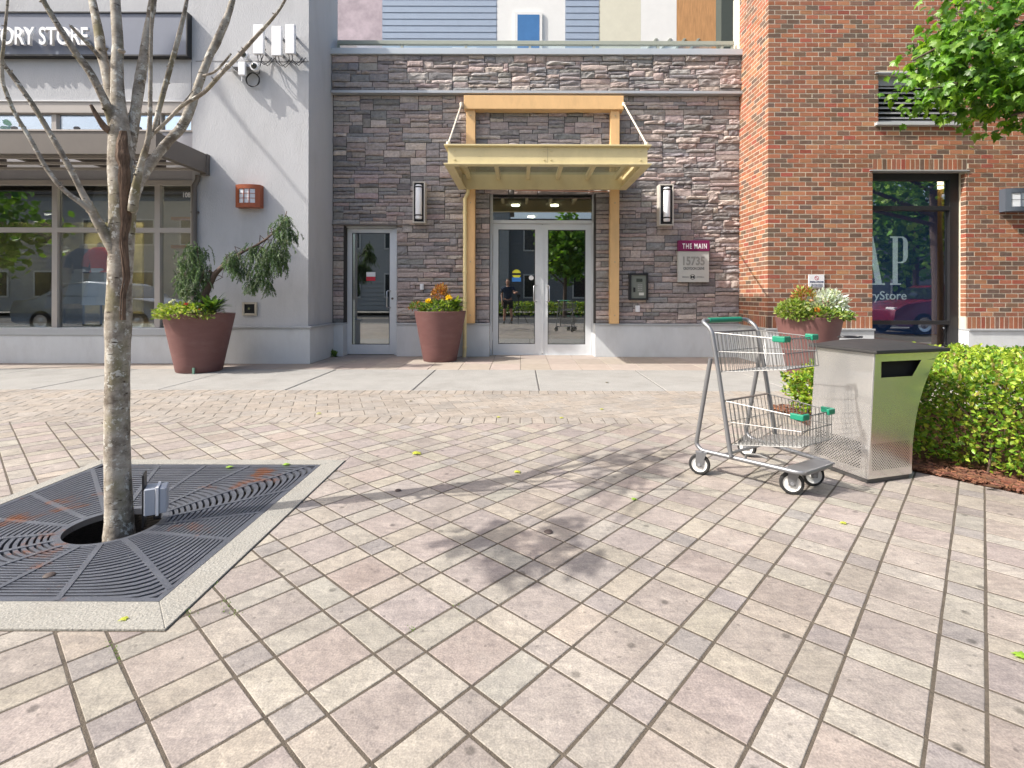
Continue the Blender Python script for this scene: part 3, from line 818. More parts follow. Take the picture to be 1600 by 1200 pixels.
# copper lantern, right lantern
def lantern(name, label, x0, x1, z0, z1, yw, mf, nx, nz, bow=.05, d=.11):
    t = thing(name, label, 'wall light', ((x0+x1)/2, yw, z0))
    w = x1-x0; b_ = .17*w
    def yy(u): return yw-d-bow*(1-(2*u-1)**2)
    ns = 12
    for (a, c) in ((z0, z0+b_), (z1-b_, z1)):
        mb = MB()
        for k in range(ns):
            u0, u1 = k/ns, (k+1)/ns
            for zz, flip in ((a, 0), (c, 1)):
                q = [(x0+w*u0, yy(u0), zz), (x0+w*u1, yy(u1), zz), (x0+w*u1, yw, zz), (x0+w*u0, yw, zz)]
                mb.poly(q if flip else list(reversed(q)))
            mb.poly([(x0+w*u0, yy(u0), a), (x0+w*u1, yy(u1), a), (x0+w*u1, yy(u1), c), (x0+w*u0, yy(u0), c)])
        mb.build('rail', mf, t)
    for (u0, u1) in ((0, .17), (.83, 1)):
        mb = MB()
        mb.poly([(x0+w*u0, yy(u0), z0+b_), (x0+w*u1, yy(u1), z0+b_), (x0+w*u1, yy(u1), z1-b_), (x0+w*u0, yy(u0), z1-b_)])
        xs = x0 if u0 == 0 else x1
        mb.poly([(xs, yy(0), z0), (xs, yw, z0), (xs, yw, z1), (xs, yy(0), z1)])
        mb.build('stile', mf, t)
    gx0, gx1, gz0, gz1 = .17, .83, z0+b_, z1-b_
    mw = M('opal_glass', (.62, .65, .7), .3, var=.02)
    for i in range(nx):
        for k in range(nz):
            u0, u1 = gx0+(gx1-gx0)*i/nx, gx0+(gx1-gx0)*(i+1)/nx
            a, c = gz0+(gz1-gz0)*k/nz, gz0+(gz1-gz0)*(k+1)/nz
            mb = MB(); g = .003
            mb.poly([(x0+w*u0+g, yy(u0)+.012, a+g), (x0+w*u1-g, yy(u1)+.012, a+g), (x0+w*u1-g, yy(u1)+.012, c-g), (x0+w*u0+g, yy(u0)+.012, c-g)])
            mb.build('pane', mw, t)
    mb = MB()
    for i in range(1, nx):
        u = gx0+(gx1-gx0)*i/nx; mb.box(x0+w*u-.004, x0+w*u+.004, yy(u)-.002, yy(u)+.014, gz0, gz1)
    mb.build('glazing_bar', mf, t)
    for k in range(1, nz):
        mb = MB(); zz = gz0+(gz1-gz0)*k/nz
        for i in range(nx):
            u0, u1 = gx0+(gx1-gx0)*i/nx, gx0+(gx1-gx0)*(i+1)/nx
            mb.poly([(x0+w*u0, yy(u0)+.002, zz-.004), (x0+w*u1, yy(u1)+.002, zz-.004), (x0+w*u1, yy(u1)+.002, zz+.004), (x0+w*u0, yy(u0)+.002, zz+.004)])
        mb.build('glazing_bar', mf, t)
    mb = MB(); mb.box(x0+.01, x1-.01, yw-.02, yw-.001, z0+.01, z1-.01); mb.build('back_plate', mf, t)
    return t
m_copper = M('copper_paint', (.30, .085, .04), .45, var=.1, metal=.2)
lantern('copper_wall_lantern', 'copper coloured wall lantern with nine white panes on stucco pier', WX(367, 8.1), WX(405.5, 8.1), WZ(325, 8.1), WZ(289.5, 8.1), YP, m_copper, 3, 3)
lantern('grey_wall_lantern', 'dark grey wall lantern with pale panes on brick wall at right edge', WX(1571.5, 8.08), WX(1612, 8.08), WZ(328, 8.08), WZ(292.5, 8.08), YB, M('slate_paint', (.075, .09, .115), .5, var=.08), 2, 2)
# wall fixtures: antennas, cameras, cable
m_white = M('white_plastic', (.72, .73, .75), .45, var=.02)
for n, (a, b_, bot) in enumerate(((396, 412, 86.5), (424.5, 440, 89), (446, 460.5, 86))):
    lab = ('left white antenna panel above the cameras on the pier', 'middle white antenna panel above the cameras on the pier', 'right white antenna panel near the pier corner')[n]
    t = thing('antenna_panel', lab, 'antenna', (X((a+b_)/2), YP, Z(bot)), group='antenna panels on the pier')
    mb = MB(); mb.box(WX(a, 8.0), WX(b_, 8.0), 7.97, 8.03, WZ(bot, 8), WZ(bot-46, 8)); mb.build('panel', m_white, t, bevel=.008)
    xc = WX((a+b_)/2, 8.0)
    for zz in (WZ(bot-10, 8), WZ(bot-36, 8)):
        mb = MB(); mb.box(xc-.02, xc+.02, 8.031, YP, zz-.012, zz+.012); mb.build('bracket', M('zinc', (.3, .31, .33), .5, metal=.5, var=.05), t)
    mb = MB()
    for k in range(2):
        x = xc-.03+.05*k; z = WZ(bot, 8)
        mb.tube([(x, 8.0, z+.005), (x-.01, 8.05, z-.07), (x+.05, 8.12, z-.10-.02*k), (x+.10, 8.16, z-.04), (x+.12, YP-.005, z+.05)], .006, 6)
    mb.build('cable', m_black, t, smooth=True)
cb = thing('camera_box', 'white junction box with stub aerial between dome cameras on pier', 'box', (X(378), YP, Z(120)))
mb = MB(); mb.box(WX(372, 8.05), WX(383, 8.05), 8.03, 8.08, WZ(119, 8.05), WZ(98, 8.05)); mb.build('case', m_white, cb, bevel=.008)
mb = MB(); c = W(378, 122, 8.05); mb.tube([(c.x, 8.05, c.z+.06), (c.x, 8.05, c.z-.05)], .008, 8); mb.build('aerial', m_white, cb)
mb = MB(); a = WX(362, 8.12); mb.box(a, WX(394, 8.12), 8.081, YP, WZ(107, 8.12), WZ(101, 8.12)); mb.build('bracket', MATS['zinc'], cb)
for n, (pa, pb, r) in enumerate(((398, 104, .07), (381, 86, .07), (357, 105, .06))):
    lab = ('dome camera with dark lens right of the junction box', 'dome camera above the junction box', 'dome camera left of the junction box behind the branch')[n]
    c = W(pa, pb, 8.08); t = thing('dome_camera', lab, 'camera', (c.x, YP, c.z), group='dome cameras on the pier')
    mb = MB(); mb.lathe([(.001, -.005), (r*.98, 0), (r, .02), (r, .06), (r*.8, .08)], c.x, 8.06, c.z, 24, axis='y'); mb.build('housing', m_white, t, smooth=True)
    mb = MB(); mb.lathe([(.001, -.045), (r*.35, -.04), (r*.6, -.02), (r*.66, .0)], c.x, 8.055, c.z, 20, axis='y', cap=False); mb.build('lens', M('smoked_dome', (.03, .035, .03), .08, var=0, coat=.5), t, smooth=True)
    mb = MB(); mb.tube([(c.x, 8.13, c.z), (c.x, YP, c.z)], .025, 10); mb.build('mount', m_white, t)
mb = MB(); c = W(394, 124, 8.15)
pts = []
for k in range(70):
    a = k*2*math.pi/22; pts.append((c.x+(.108+.006*math.sin(k*.7))*math.cos(a), 8.17-.012*math.sin(k*.31), c.z+(.105+.006*math.cos(k*.9))*math.sin(a)))
pts += [(c.x+.10, 8.17, c.z+.1), (c.x+.13, 8.17, c.z+.3), (c.x+.2, 8.18, c.z+.5)]
mb.tube(pts, .0065, 6)
tag(mb.build('cable_coil', m_black, None, smooth=True), 'black cable coiled in a loop below the dome camera', 'cable')
wb = thing('wall_outlet_box', 'small beige recessed wall box with dark inside, right of conifer planter', 'box', (X(391), YP, Z(494)))
x0, x1, z0, z1 = X(379.5), X(402.5), Z(494), Z(473)
mb = MB(); e = .035
for q in ((x0, x0+e, z0, z1), (x1-e, x1, z0, z1), (x0+e, x1-e, z0, z0+e), (x0+e, x1-e, z1-e, z1)): mb.box(q[0], q[1], YP-.03, YP-.001, q[2], q[3])
mb.build('frame', M('beige_metal', (.42, .38, .31), .5, var=.05), wb, bevel=.003)
mb = MB(); mb.box(x0+e, x1-e, YP-.008, YP-.002, z0+e, z1-e); mb.build('recess', m_black, wb)
mb = MB(); mb.lathe([(.02, 0), (.026, .02), (.014, .03)], (x0+x1)/2, YP-.035, (z0+z1)/2, 14, axis='y'); mb.build('tap', M('chrome', (.6, .6, .62), .2, metal=1, var=0), wb)
# ---- brick shop front on the right
brick_b = thing('brick_shop_front', 'red brown brick shop front with dark framed window and louvre vent', 'building', (6.5, YB+.5, 0))
BX0 = XR                                  # left face of the brick pier
B_TOP = 6.6
X = lambda p: WX(p, YB); Z = lambda p: WZ(p, YB)
WIN = (X(1363), X(1509), .14, Z(266))
VENT = (X(1371.5), X(1503), Z(191), Z(114))
PZ = Z(512)
CO, PIT = .0741, .2
D = .10                                   # brick depth
bricks = []
holes = [WIN, VENT]
SOLD = (PZ, PZ+.195)
def cut(x0, x1, z0, z1):                  # remove openings from a horizontal run
    runs = [(x0, x1)]
    for h in holes:
        if z1 > h[2]+.02 and z0 < h[3]-.02:
            nr = []
            for a, b_ in runs:
                if b_ <= h[0] or a >= h[1]: nr.append((a, b_)); continue
                if a < h[0]: nr.append((a, h[0]))
                if b_ > h[1]: nr.append((h[1], b_))
            runs = nr
    return [r for r in runs if r[1]-r[0] > .025]
BC = [((.33, .125, .07), 5), ((.36, .15, .085), 4), ((.27, .12, .075), 4), ((.20, .115, .08), 3), ((.155, .10, .075), 2.4), ((.33, .095, .065), .8), ((.40, .19, .10), 1.8)]
def bcol():
    return shade(random.choices([b_[0] for b_ in BC], [b_[1] for b_ in BC])[0], rnd(.76, 1.02), .05)
LIN = (X(1363), X(1510), WIN[3]+.022, SOLD[1]+CO*round((WIN[3]+.022+.2-SOLD[1])/CO))      # soldier course over the window
rows = []
z = SOLD[1]; r = 0
BXE = 10.2
while z < B_TOP:
    off = (r % 2)*PIT/2
    k = 0; x = BX0 + (0 if r % 2 == 0 else -PIT/2)
    while x < BXE:
        a, b_ = max(x, BX0), x+PIT
        for (p, q) in cut(a, b_, z, z+CO):
            if z+CO > LIN[2]+.01 and z < LIN[3]-.01 and q > LIN[0] and p < LIN[1]:
                if p < LIN[0]-.03: bricks.append((p, LIN[0], z, z+CO, 0))
                if q > LIN[1]+.03: bricks.append((LIN[1], q, z, z+CO, 0))
                continue
            bricks.append((p, q, z, z+CO, 0))
        x += PIT
    z += CO; r += 1
n = int(round((LIN[1]-LIN[0])/CO))
for k in range(n): bricks.append((LIN[0]+(LIN[1]-LIN[0])*k/n, LIN[0]+(LIN[1]-LIN[0])*(k+1)/n, LIN[2], LIN[3], 0))
x = BX0
while x < BXE:
    for (p, q) in cut(x, x+CO, *SOLD): bricks.append((p, q, SOLD[0], SOLD[1], 0))
    x += CO
# left return face, bricks run along y
side = []
z = SOLD[1]; r = 0; YE = YS+.02
while z < B_TOP:
    y = YB + D if r % 2 == 0 else YB + D
    y = YB + (PIT/2 if r % 2 == 0 else PIT)
    while y < YE:
        side.append((y, min(y+PIT, YE), z, z+CO)); y += PIT
    z += CO; r += 1
y = YB + CO
while y < YE: side.append((y, min(y+CO, YE), SOLD[0], SOLD[1])); y += CO
J = .0066
fld = MB()
def bvis(b_):
    cx, cz = (b_[0]+b_[1])/2, (b_[2]+b_[3])/2
    if cx > 8.1 or cz < .8 or cz > 5.1: return -1e3
    if cx > 6.2 and cz > 3.6: return -1e2
    return (b_[1]-b_[0])*(b_[3]-b_[2])*100 - .25*math.hypot(cx-4.0, cz-2.0)
bricks.sort(key=lambda b_: -bvis(b_))
for n, (a, c, z0, z1, _) in enumerate(bricks):
    part = n < 240
    mb = MB() if part else fld
    mb.cur = bcol(); dy = rnd(-.0018, .001)
    dep = PIT/2 - J if a < BX0+.01 and c-a > .15 else D
    a_ = a + (J if a > BX0+.01 else 0); c_ = c-J
    for h in holes:
        if abs(a-h[1]) < 1e-6 and z1 > h[2]+.02 and z0 < h[3]-.02: a_ = a
        if abs(c-h[0]) < 1e-6 and z1 > h[2]+.02 and z0 < h[3]-.02: c_ = c
    if a < BX0+.01: dep = (PIT/2-J) if c-a > .15 else (PIT-J)
    if z0 < SOLD[1]-.01 and a < BX0+.01: dep = CO-J
    mb.box(a_, c_, YB+dy, YB+dep, z0+J, z1-J, skip='k')
    if part: mb.build('brick', m_brick, brick_b)
side.sort(key=lambda s: abs((s[2]+s[3])/2-2.2) + (0 if s[1]-s[0] > .15 else 5))
for n, (a, c, z0, z1) in enumerate(side):
    part = n < 60
    mb = MB() if part else fld
    mb.cur = bcol()
    mb.box(BX0-rnd(-.001, .002), BX0+D, a+J, c-J, z0+J, z1-J, skip='r')
    if part: mb.build('brick', m_brick, brick_b)
fld.build('brick_field', m_brick, brick_b, kind='stuff')
mb = MB(); e = .003; y0, y1 = YB+.0025, YB+.30
xs = sorted([BX0+.0025, WIN[0]-e, VENT[0]-e, VENT[1]+e, WIN[1]+e, BXE])
mb.box(BX0+.0025, WIN[0]-e, y0, y1, PZ-.02, B_TOP)
mb.box(WIN[1]+e, BXE, y0, y1, PZ-.02, B_TOP)
mb.box(WIN[0]-e, WIN[1]+e, y0, y1, WIN[3]+e, VENT[2]-e); mb.box(WIN[0]-e, WIN[1]+e, y0, y1, VENT[3]+e, B_TOP)
mb.box(WIN[0]-e, VENT[0]-e, y0, y1, VENT[2]-e, VENT[3]+e); mb.box(VENT[1]+e, WIN[1]+e, y0, y1, VENT[2]-e, VENT[3]+e)
mb.box(BX0+.0025, BX0+.3, y1, YS+.3, PZ-.02, B_TOP)
mb.build('wall', m_mortar, brick_b)
mb = MB(); mb.box(BX0-.05, WIN[0], YB-.05, YB+.3, 0, PZ-.028); mb.build('plinth', m_plinth, brick_b, bevel=.006)
mb = MB(); mb.box(WIN[1], BXE, YB-.05, YB+.3, 0, PZ-.028); mb.build('plinth', m_plinth, brick_b, bevel=.006)
mb = MB(); mb.box(BX0-.05, BX0+.2, YB+.301, YS+.1, 0, PZ-.028); mb.build('plinth', m_plinth, brick_b, bevel=.006)
mb = MB(); mb.box(BX0-.07, WIN[0]+.004, YB-.075, YB+.2, PZ-.027, PZ); mb.box(WIN[1]-.004, BXE, YB-.075, YB+.2, PZ-.027, PZ); mb.box(BX0-.07, BX0+.2, YB+.201, YS-.02, PZ-.027, PZ); mb.build('plinth_cap', m_cap, brick_b, bevel=.004)
mb = MB(); mb.box(WIN[0]-.05, WIN[1]+.04, YB-.02, YB+.12, WIN[3]+.002, WIN[3]+.02); mb.build('lintel', M('steel_lintel', (.45, .46, .47), .5, metal=.4, var=.05), brick_b)
# window
yw = YB+.13
X2 = lambda p: WX(p, yw); Z2 = lambda p: WZ(p, yw)
fr = MB()
fr.box(WIN[1]-.15, WIN[1]-.006, yw, yw+.12, WIN[2], WIN[3]-.002); fr.box(WIN[0]+.006, WIN[0]+.05, yw, yw+.12, WIN[2], WIN[3]-.002)
fr.box(WIN[0]+.05, WIN[1]-.15, yw+.001, yw+.119, WIN[3]-.11, WIN[3]-.003); fr.box(WIN[0]+.05, WIN[1]-.15, yw+.001, yw+.119, Z2(327), Z2(320))
fr.box(WIN[0]+.05, WIN[1]-.15, yw+.001, yw+.119, Z2(505.5), Z2(499.5)); fr.box(WIN[0]+.05, WIN[1]-.15, yw+.001, yw+.119, WIN[2], WIN[2]+.06)
wf = fr.build('window_frame', M('black_frame', (.018, .018, .02), .4, var=.1), brick_b, bevel=.004)
mg = glass_mat('navy_glass', (.88, .9, .93), .15)
for a, b_ in ((WIN[2]+.05, Z2(505)), (Z2(500), Z2(326.5)), (Z2(320.5), WIN[3]-.1)):
    pane(WIN[0]+.045, WIN[1]-.145, a, b_, wf, mg, yw+.05)
# vent louvre
mb = MB(); mb.box(VENT[0]-.06, VENT[1]+.08, YB-.06, YB+.1, VENT[2]-.045, VENT[2]); mb.build('vent_sill', M('steel_lintel2', (.52, .53, .55), .5, metal=.3, var=.05), brick_b, bevel=.003)
mb = MB(); mb.box(VENT[0]-.06, VENT[1], YB-.03, YB+.05, VENT[3], VENT[3]+.018); mb.build('vent_flashing', MATS['steel_lintel'], brick_b)
m_louvre = M('louvre_grey', (.33, .33, .35), .5, metal=.2, var=.05)
vf = MB(); yv = YB+.09
vf.box(VENT[0]+.004, VENT[0]+.03, yv, yv+.1, VENT[2], VENT[3]); vf.box(VENT[1]-.05, VENT[1]-.004, yv, yv+.1, VENT[2], VENT[3]); vf.box(VENT[0]+.03, VENT[1]-.05, yv, yv+.1, VENT[3]-.15, VENT[3]-.001); vf.box(VENT[0]+.03, VENT[1]-.05, yv, yv+.1, VENT[2]+.001, VENT[2]+.07)
vf = vf.build('louvre_frame', m_louvre, brick_b)
mb = MB(); mb.box(VENT[0]-.0, VENT[1], yv+.12, yv+.14, VENT[2], VENT[3]); mb.build('louvre_back', m_black, vf)
ns = 7
for k in range(ns):
    zz = VENT[2]+.07+(VENT[3]-.15-VENT[2]-.07)*(k+.35)/ns
    mb = MB(); mb.prism([(yv-.005, zz), (yv-.005, zz+.018), (yv+.09, zz+.075), (yv+.09, zz+.06)], VENT[0]+.03, VENT[1]-.05, 'x'); mb.build('slat', m_louvre, vf)
# interior, navy banner with lettering
mb = MB(); mb.poly([(4.9, 11.5, 0), (8.6, 11.5, 0), (8.6, 11.5, 3.6), (4.9, 11.5, 3.6)]); mb.poly([(4.6, 8.52, 0), (4.6, 11.5, 0), (4.6, 11.5, 3.6), (4.6, 8.52, 3.6)]); mb.poly([(8.6, 8.52, 0), (8.6, 11.5, 0), (8.6, 11.5, 3.6), (8.6, 8.52, 3.6)])
mb.poly([(4.6, 8.5, 3.4), (8.6, 8.5, 3.4), (8.6, 11.5, 3.4), (4.6, 11.5, 3.4)]); mb.build('room_wall', M('warm_wall', (.45, .30, .10), .9, var=.1), brick_b)
mb = MB(); mb.poly([(4.6, 8.5, .03), (8.6, 8.5, .03), (8.6, 11.5, .03), (4.6, 11.5, .03)]); mb.build('room_floor', m_room_floor, brick_b)
for pb, yy in ((334, 9.6), (357, 10), (372, 10.4), (384, 10.8)):
    mb = MB(); c = W(1472, pb, yy); mb.box(c.x-.12, c.x+.4, yy, yy+.12, 3.3, 3.34); mb.build('strip_light', M('strip_lamp', (1, .8, .5), .5, var=0, emit=4.0), brick_b)
yb = 8.53
bn = thing('window_banner', 'navy banner with big pale lettering inside the brick shop window', 'banner', (5.8, yb, .3))
bx1 = WX(1464.5, yb)
mb = MB(); mb.box(bx1-1.95, bx1, yb, yb+.02, WZ(521, yb), 3.3); mb.build('panel', M('navy_panel_added_glow', (.015, .045, .12), .6, var=.08, emit=.14), bn)  # faint emission added to brighten the unlit panel; it is no lightbox
mb = MB(); mb.box(bx1-1.95, bx1-.0, yb, yb+.3, .05, WZ(522, yb)); mb.build('plinth', M('grey_box', (.3, .33, .33), .6, var=.05), bn)
m_let = M('pale_letters_added_glow', (.70, .82, .80), .6, var=.03, emit=.22)  # letters carry added glow, standing in for light that misses the banner
lz0, lz1 = WZ(443.5, yb), WZ(368, yb)
H = lz1-lz0; yl = yb-.012
def LX(p): return WX(p, yb)
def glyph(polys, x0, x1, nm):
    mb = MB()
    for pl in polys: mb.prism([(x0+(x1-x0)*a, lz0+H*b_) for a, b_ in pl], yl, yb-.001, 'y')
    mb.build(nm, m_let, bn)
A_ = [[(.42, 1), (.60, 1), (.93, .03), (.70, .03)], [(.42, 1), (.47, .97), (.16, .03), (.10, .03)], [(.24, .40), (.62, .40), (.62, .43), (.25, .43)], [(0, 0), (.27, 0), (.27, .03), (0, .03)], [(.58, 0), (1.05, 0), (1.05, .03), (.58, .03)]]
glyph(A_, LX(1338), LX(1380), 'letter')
stem = [[(.15, .03), (.42, .03), (.42, 1), (.15, 1)], [(0, 0), (.62, 0), (.62, .03), (0, .03)], [(0, .97), (.15, .97), (.15, 1), (0, 1)]]
bowl = []
arc = [(.42+.0, 1.0), (.72, 1.0), (.9, .96), (1.0, .88), (1.0, .57), (.9, .49), (.72, .45), (.42, .45)]
inn = [(.42, .975), (.66, .975), (.74, .95), (.76, .9), (.76, .55), (.74, .5), (.66, .475), (.42, .475)]
for i in range(7): bowl.append([arc[i], arc[i+1], inn[i+1], inn[i]])
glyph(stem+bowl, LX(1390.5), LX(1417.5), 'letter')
go = [(1, .78), (.92, .93), (.6, 1), (.25, .94), (.0, .75), (.0, .25), (.25, .06), (.6, 0), (1, .1), (1, .4)]
gi = [(.97, .78), (.88, .92), (.6, .97), (.4, .93), (.26, .75), (.26, .25), (.4, .07), (.6, .03), (.78, .1), (.78, .4)]
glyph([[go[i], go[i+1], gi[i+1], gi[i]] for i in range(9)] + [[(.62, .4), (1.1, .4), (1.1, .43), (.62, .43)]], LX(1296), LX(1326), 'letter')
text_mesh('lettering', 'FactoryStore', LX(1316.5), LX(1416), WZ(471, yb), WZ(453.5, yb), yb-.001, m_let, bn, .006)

# small plaque on brick
pq = thing('plaque', 'small white no smoking plaque on the brick wall above planter', 'sign', (X(1274.5), YB, Z(448)))
mb = MB(); mb.box(X(1262.5), X(1287), YB-.02, YB-.003, Z(448), Z(428)); mb.build('plate', M('plaque_white', (.66, .66, .68), .5, var=.03), pq, bevel=.003)
mb = MB(); cxx, czz = X(1274.7), Z(433.3)
for k in range(24):
    a0, a1 = 2*math.pi*k/24, 2*math.pi*(k+1)/24
    mb.poly([(cxx+.026*math.cos(a0), YB-.022, czz+.026*math.sin(a0)), (cxx+.026*math.cos(a1), YB-.022, czz+.026*math.sin(a1)), (cxx+.034*math.cos(a1), YB-.022, czz+.034*math.sin(a1)), (cxx+.034*math.cos(a0), YB-.022, czz+.034*math.sin(a0))])
mb.poly([(cxx-.022, YB-.0222, czz+.016), (cxx-.016, YB-.0222, czz+.022), (cxx+.022, YB-.0222, czz-.016), (cxx+.016, YB-.0222, czz-.022)])
mb.build('symbol', M('red_print', (.45, .05, .08), .5, var=0), pq)
text_mesh('print', 'SMOKING & VAPING-FREE', X(1264.5), X(1285.5), Z(440.6), Z(438), YB-.0205, M('blue_print', (.04, .05, .12), .5, var=0), pq, .002, .02)
for zz in (442.8, 444.6, 446):
    text_mesh('print', 'within six metres of entrances', X(1266), X(1284), Z(zz+.6), Z(zz-.6), YB-.0205, MATS['blue_print'], pq, .002)

# ---- entrance canopy
m_ochre = M('ochre_paint', (.66, .42, .195), .5, var=.07, scale=3, dirt=.28, dscale=5, dcol=(.36, .24, .12), stretch=(1.5, 1.5, .5), bump=.1, bscale=60)
m_olive = M('pale_ochre_steel', (.60, .515, .29), .45, var=.07, scale=3, dirt=.25, dscale=4, dcol=(.36, .30, .16), stretch=(1, 1, .5))
m_rod_ = M('bolt_steel', (.42, .33, .2), .5, var=.1)
cn = thing('entrance_canopy', 'ochre steel and glass canopy hung on rods above the double doors', 'canopy', (.4, 9.0, 0))
CY0, CY1 = 7.43, 9.17
CX0, CX1, CZ0, CZ1 = -1.06, 1.83, 2.985, 3.255
bt, bb = WZ(149.5, 9.1), WZ(171, 9.1)
mb = MB(); mb.box(WX(724, 9.08), WX(974, 9.08), 9.08, YS+.02, bb, bt); mb.build('beam', m_ochre, cn, bevel=.008)
for a, b_ in post_x:
    mb = MB(); mb.box(a, b_, 9.13, YS+.02, PL_T+.002, bb-.001); mb.build('post', m_ochre, cn, bevel=.005)
mb = MB(); mb.box(CX0, CX1, CY0, CY0+.025, CZ0+.02, CZ1); mb.build('front_web', m_olive, cn)
for a, b_ in post_x:
    for zz in (PL_T+.15, 1.7, 2.75, 3.6, 4.3):
        mb = MB(); mb.lathe([(.001, -.012), (.013, -.010), (.014, 0)], (a+b_)/2, 9.13, zz, 6, axis='y'); mb.build('bolt', m_rod_, cn)
for xx in (CX0+.1, (CX0+CX1)/2-.05, (CX0+CX1)/2+.05, CX1-.1):
    for zz in (CZ0+.08, CZ1-.06):
        mb = MB(); mb.lathe([(.001, -.012), (.012, -.010), (.013, 0)], xx, CY0, zz, 6, axis='y'); mb.build('bolt', m_olive, cn)
mb = MB(); mb.box((CX0+CX1)/2-.0015, (CX0+CX1)/2+.0015, CY0-.0012, CY0, CZ0+.021, CZ1-.001); mb.build('splice', m_bronze, cn)
mb = MB(); mb.box(CX0-.05, CX1+.05, CY0-.05, CY0+.08, CZ1, CZ1+.022); mb.build('front_flange', m_olive, cn, bevel=.003)
mb = MB(); mb.box(CX0-.05, CX1+.05, CY0-.05, CY0+.08, CZ0, CZ0+.02); mb.build('front_flange', m_olive, cn, bevel=.003)
for s, xx in ((-1, CX0), (1, CX1)):
    mb = MB(); xa, xb = (xx, xx+.025) if s < 0 else (xx-.025, xx)
    mb.box(xa, xb, CY0+.026, CY1, CZ0+.02, CZ1-.001); mb.build('side_web', m_olive, cn)
    mb = MB(); xa, xb = (xx-.05, xx+.08) if s < 0 else (xx-.08, xx+.05)
    mb.box(xa, xb, CY0+.081, CY1, CZ0+.0005, CZ0+.0195); mb.build('side_flange', m_olive, cn, bevel=.003)
    mb = MB(); mb.box(xa, xb, CY0+.081, CY1, CZ1+.0005, CZ1+.0215); mb.build('side_flange', m_olive, cn, bevel=.003)
mb = MB(); mb.box(CX0+.026, CX1-.026, CY1-.07, CY1, CZ0+.001, CZ1-.002); mb.build('back_beam', m_olive, cn, bevel=.004)
nr = 6
for k in range(nr):
    x = CX0+.14+(CX1-CX0-.28)*k/(nr-1)
    mb = MB(); mb.box(x-.03, x+.03, CY0+.027, CY1-.071, CZ1-.10, CZ1-.015); mb.build('rafter', m_olive, cn)
for k in range(nr-1):
    x0_, x1_ = CX0+.14+(CX1-CX0-.28)*k/(nr-1), CX0+.14+(CX1-CX0-.28)*(k+1)/(nr-1)
    mb = MB(); mb.box(x0_+.002, x1_-.002, CY0+.03, CY1-.01, CZ1-.014, CZ1-.004); mb.build('glass_panel', M('frosted_glass', (.72, .76, .76), .5, var=.05) if False else glass_mat('canopy_glass', (.72, .76, .74), .12, .05) if k == 0 else bpy.data.materials['canopy_glass'], cn)
m_rod = M('cream_rod', (.62, .56, .45), .5, var=.05)
for s, (pa, pb) in ((-1, (702, 222)), (1, (1009, 222))):
    xx = CX0-.0 if s < 0 else CX1+.0
    a = Vector((xx, CY0+.05, CZ1+.05)); up = W(721 if s < 0 else 975, 163, 9.06); up = Vector((up.x, 9.06, up.z))
    mb = MB(); mb.tube([a, up], .014, 10); mb.build('tie_rod', m_rod, cn, smooth=True)
    for p in (a, up):
        mb = MB(); mb.lathe([(.004, -.04), (.03, -.03), (.035, 0), (.03, .03), (.004, .04)], p.x, p.y, p.z, 12); mb.build('clevis', m_rod, cn, smooth=True)
    mb = MB(); mb.box(xx-.012, xx+.012, CY0+.02, CY0+.09, CZ1+.021, CZ1+.06); mb.build('lug', m_rod, cn)
mb = MB(); mb.tube([(WX(806, 9.18), 9.19, WZ(297, 9.18)), (WX(950, 9.18), 9.19, WZ(299, 9.18))], .012, 8); mb.build('sprinkler_pipe', M('copper_pipe', (.45, .25, .2), .4, metal=.6, var=.05), cn)
ds = thing('downspout', 'cream downspout running down the left canopy post to the pavement', 'pipe', (WX(726, 9.12), 9.12, 0))
px_ = WX(726.3, 9.12)
mb = MB(); mb.tube([(px_+.05, 9.12, 2.98), (px_+.05, 9.12, 2.92), (px_, 9.12, 2.82), (px_, 9.12, .14), (px_-.005, 9.11, .05), (px_-.005, 9.10, .0)], .034, 12); mb.build('pipe', M('cream_paint', (.74, .62, .33), .5, var=.06), ds, smooth=True)
for zz in (2.55, 1.5, .16):
    mb = MB(); mb.lathe([(.038, 0), (.042, .01), (.042, .03), (.038, .04)], px_, 9.12, zz, 12); mb.build('collar', MATS['cream_paint'], ds)

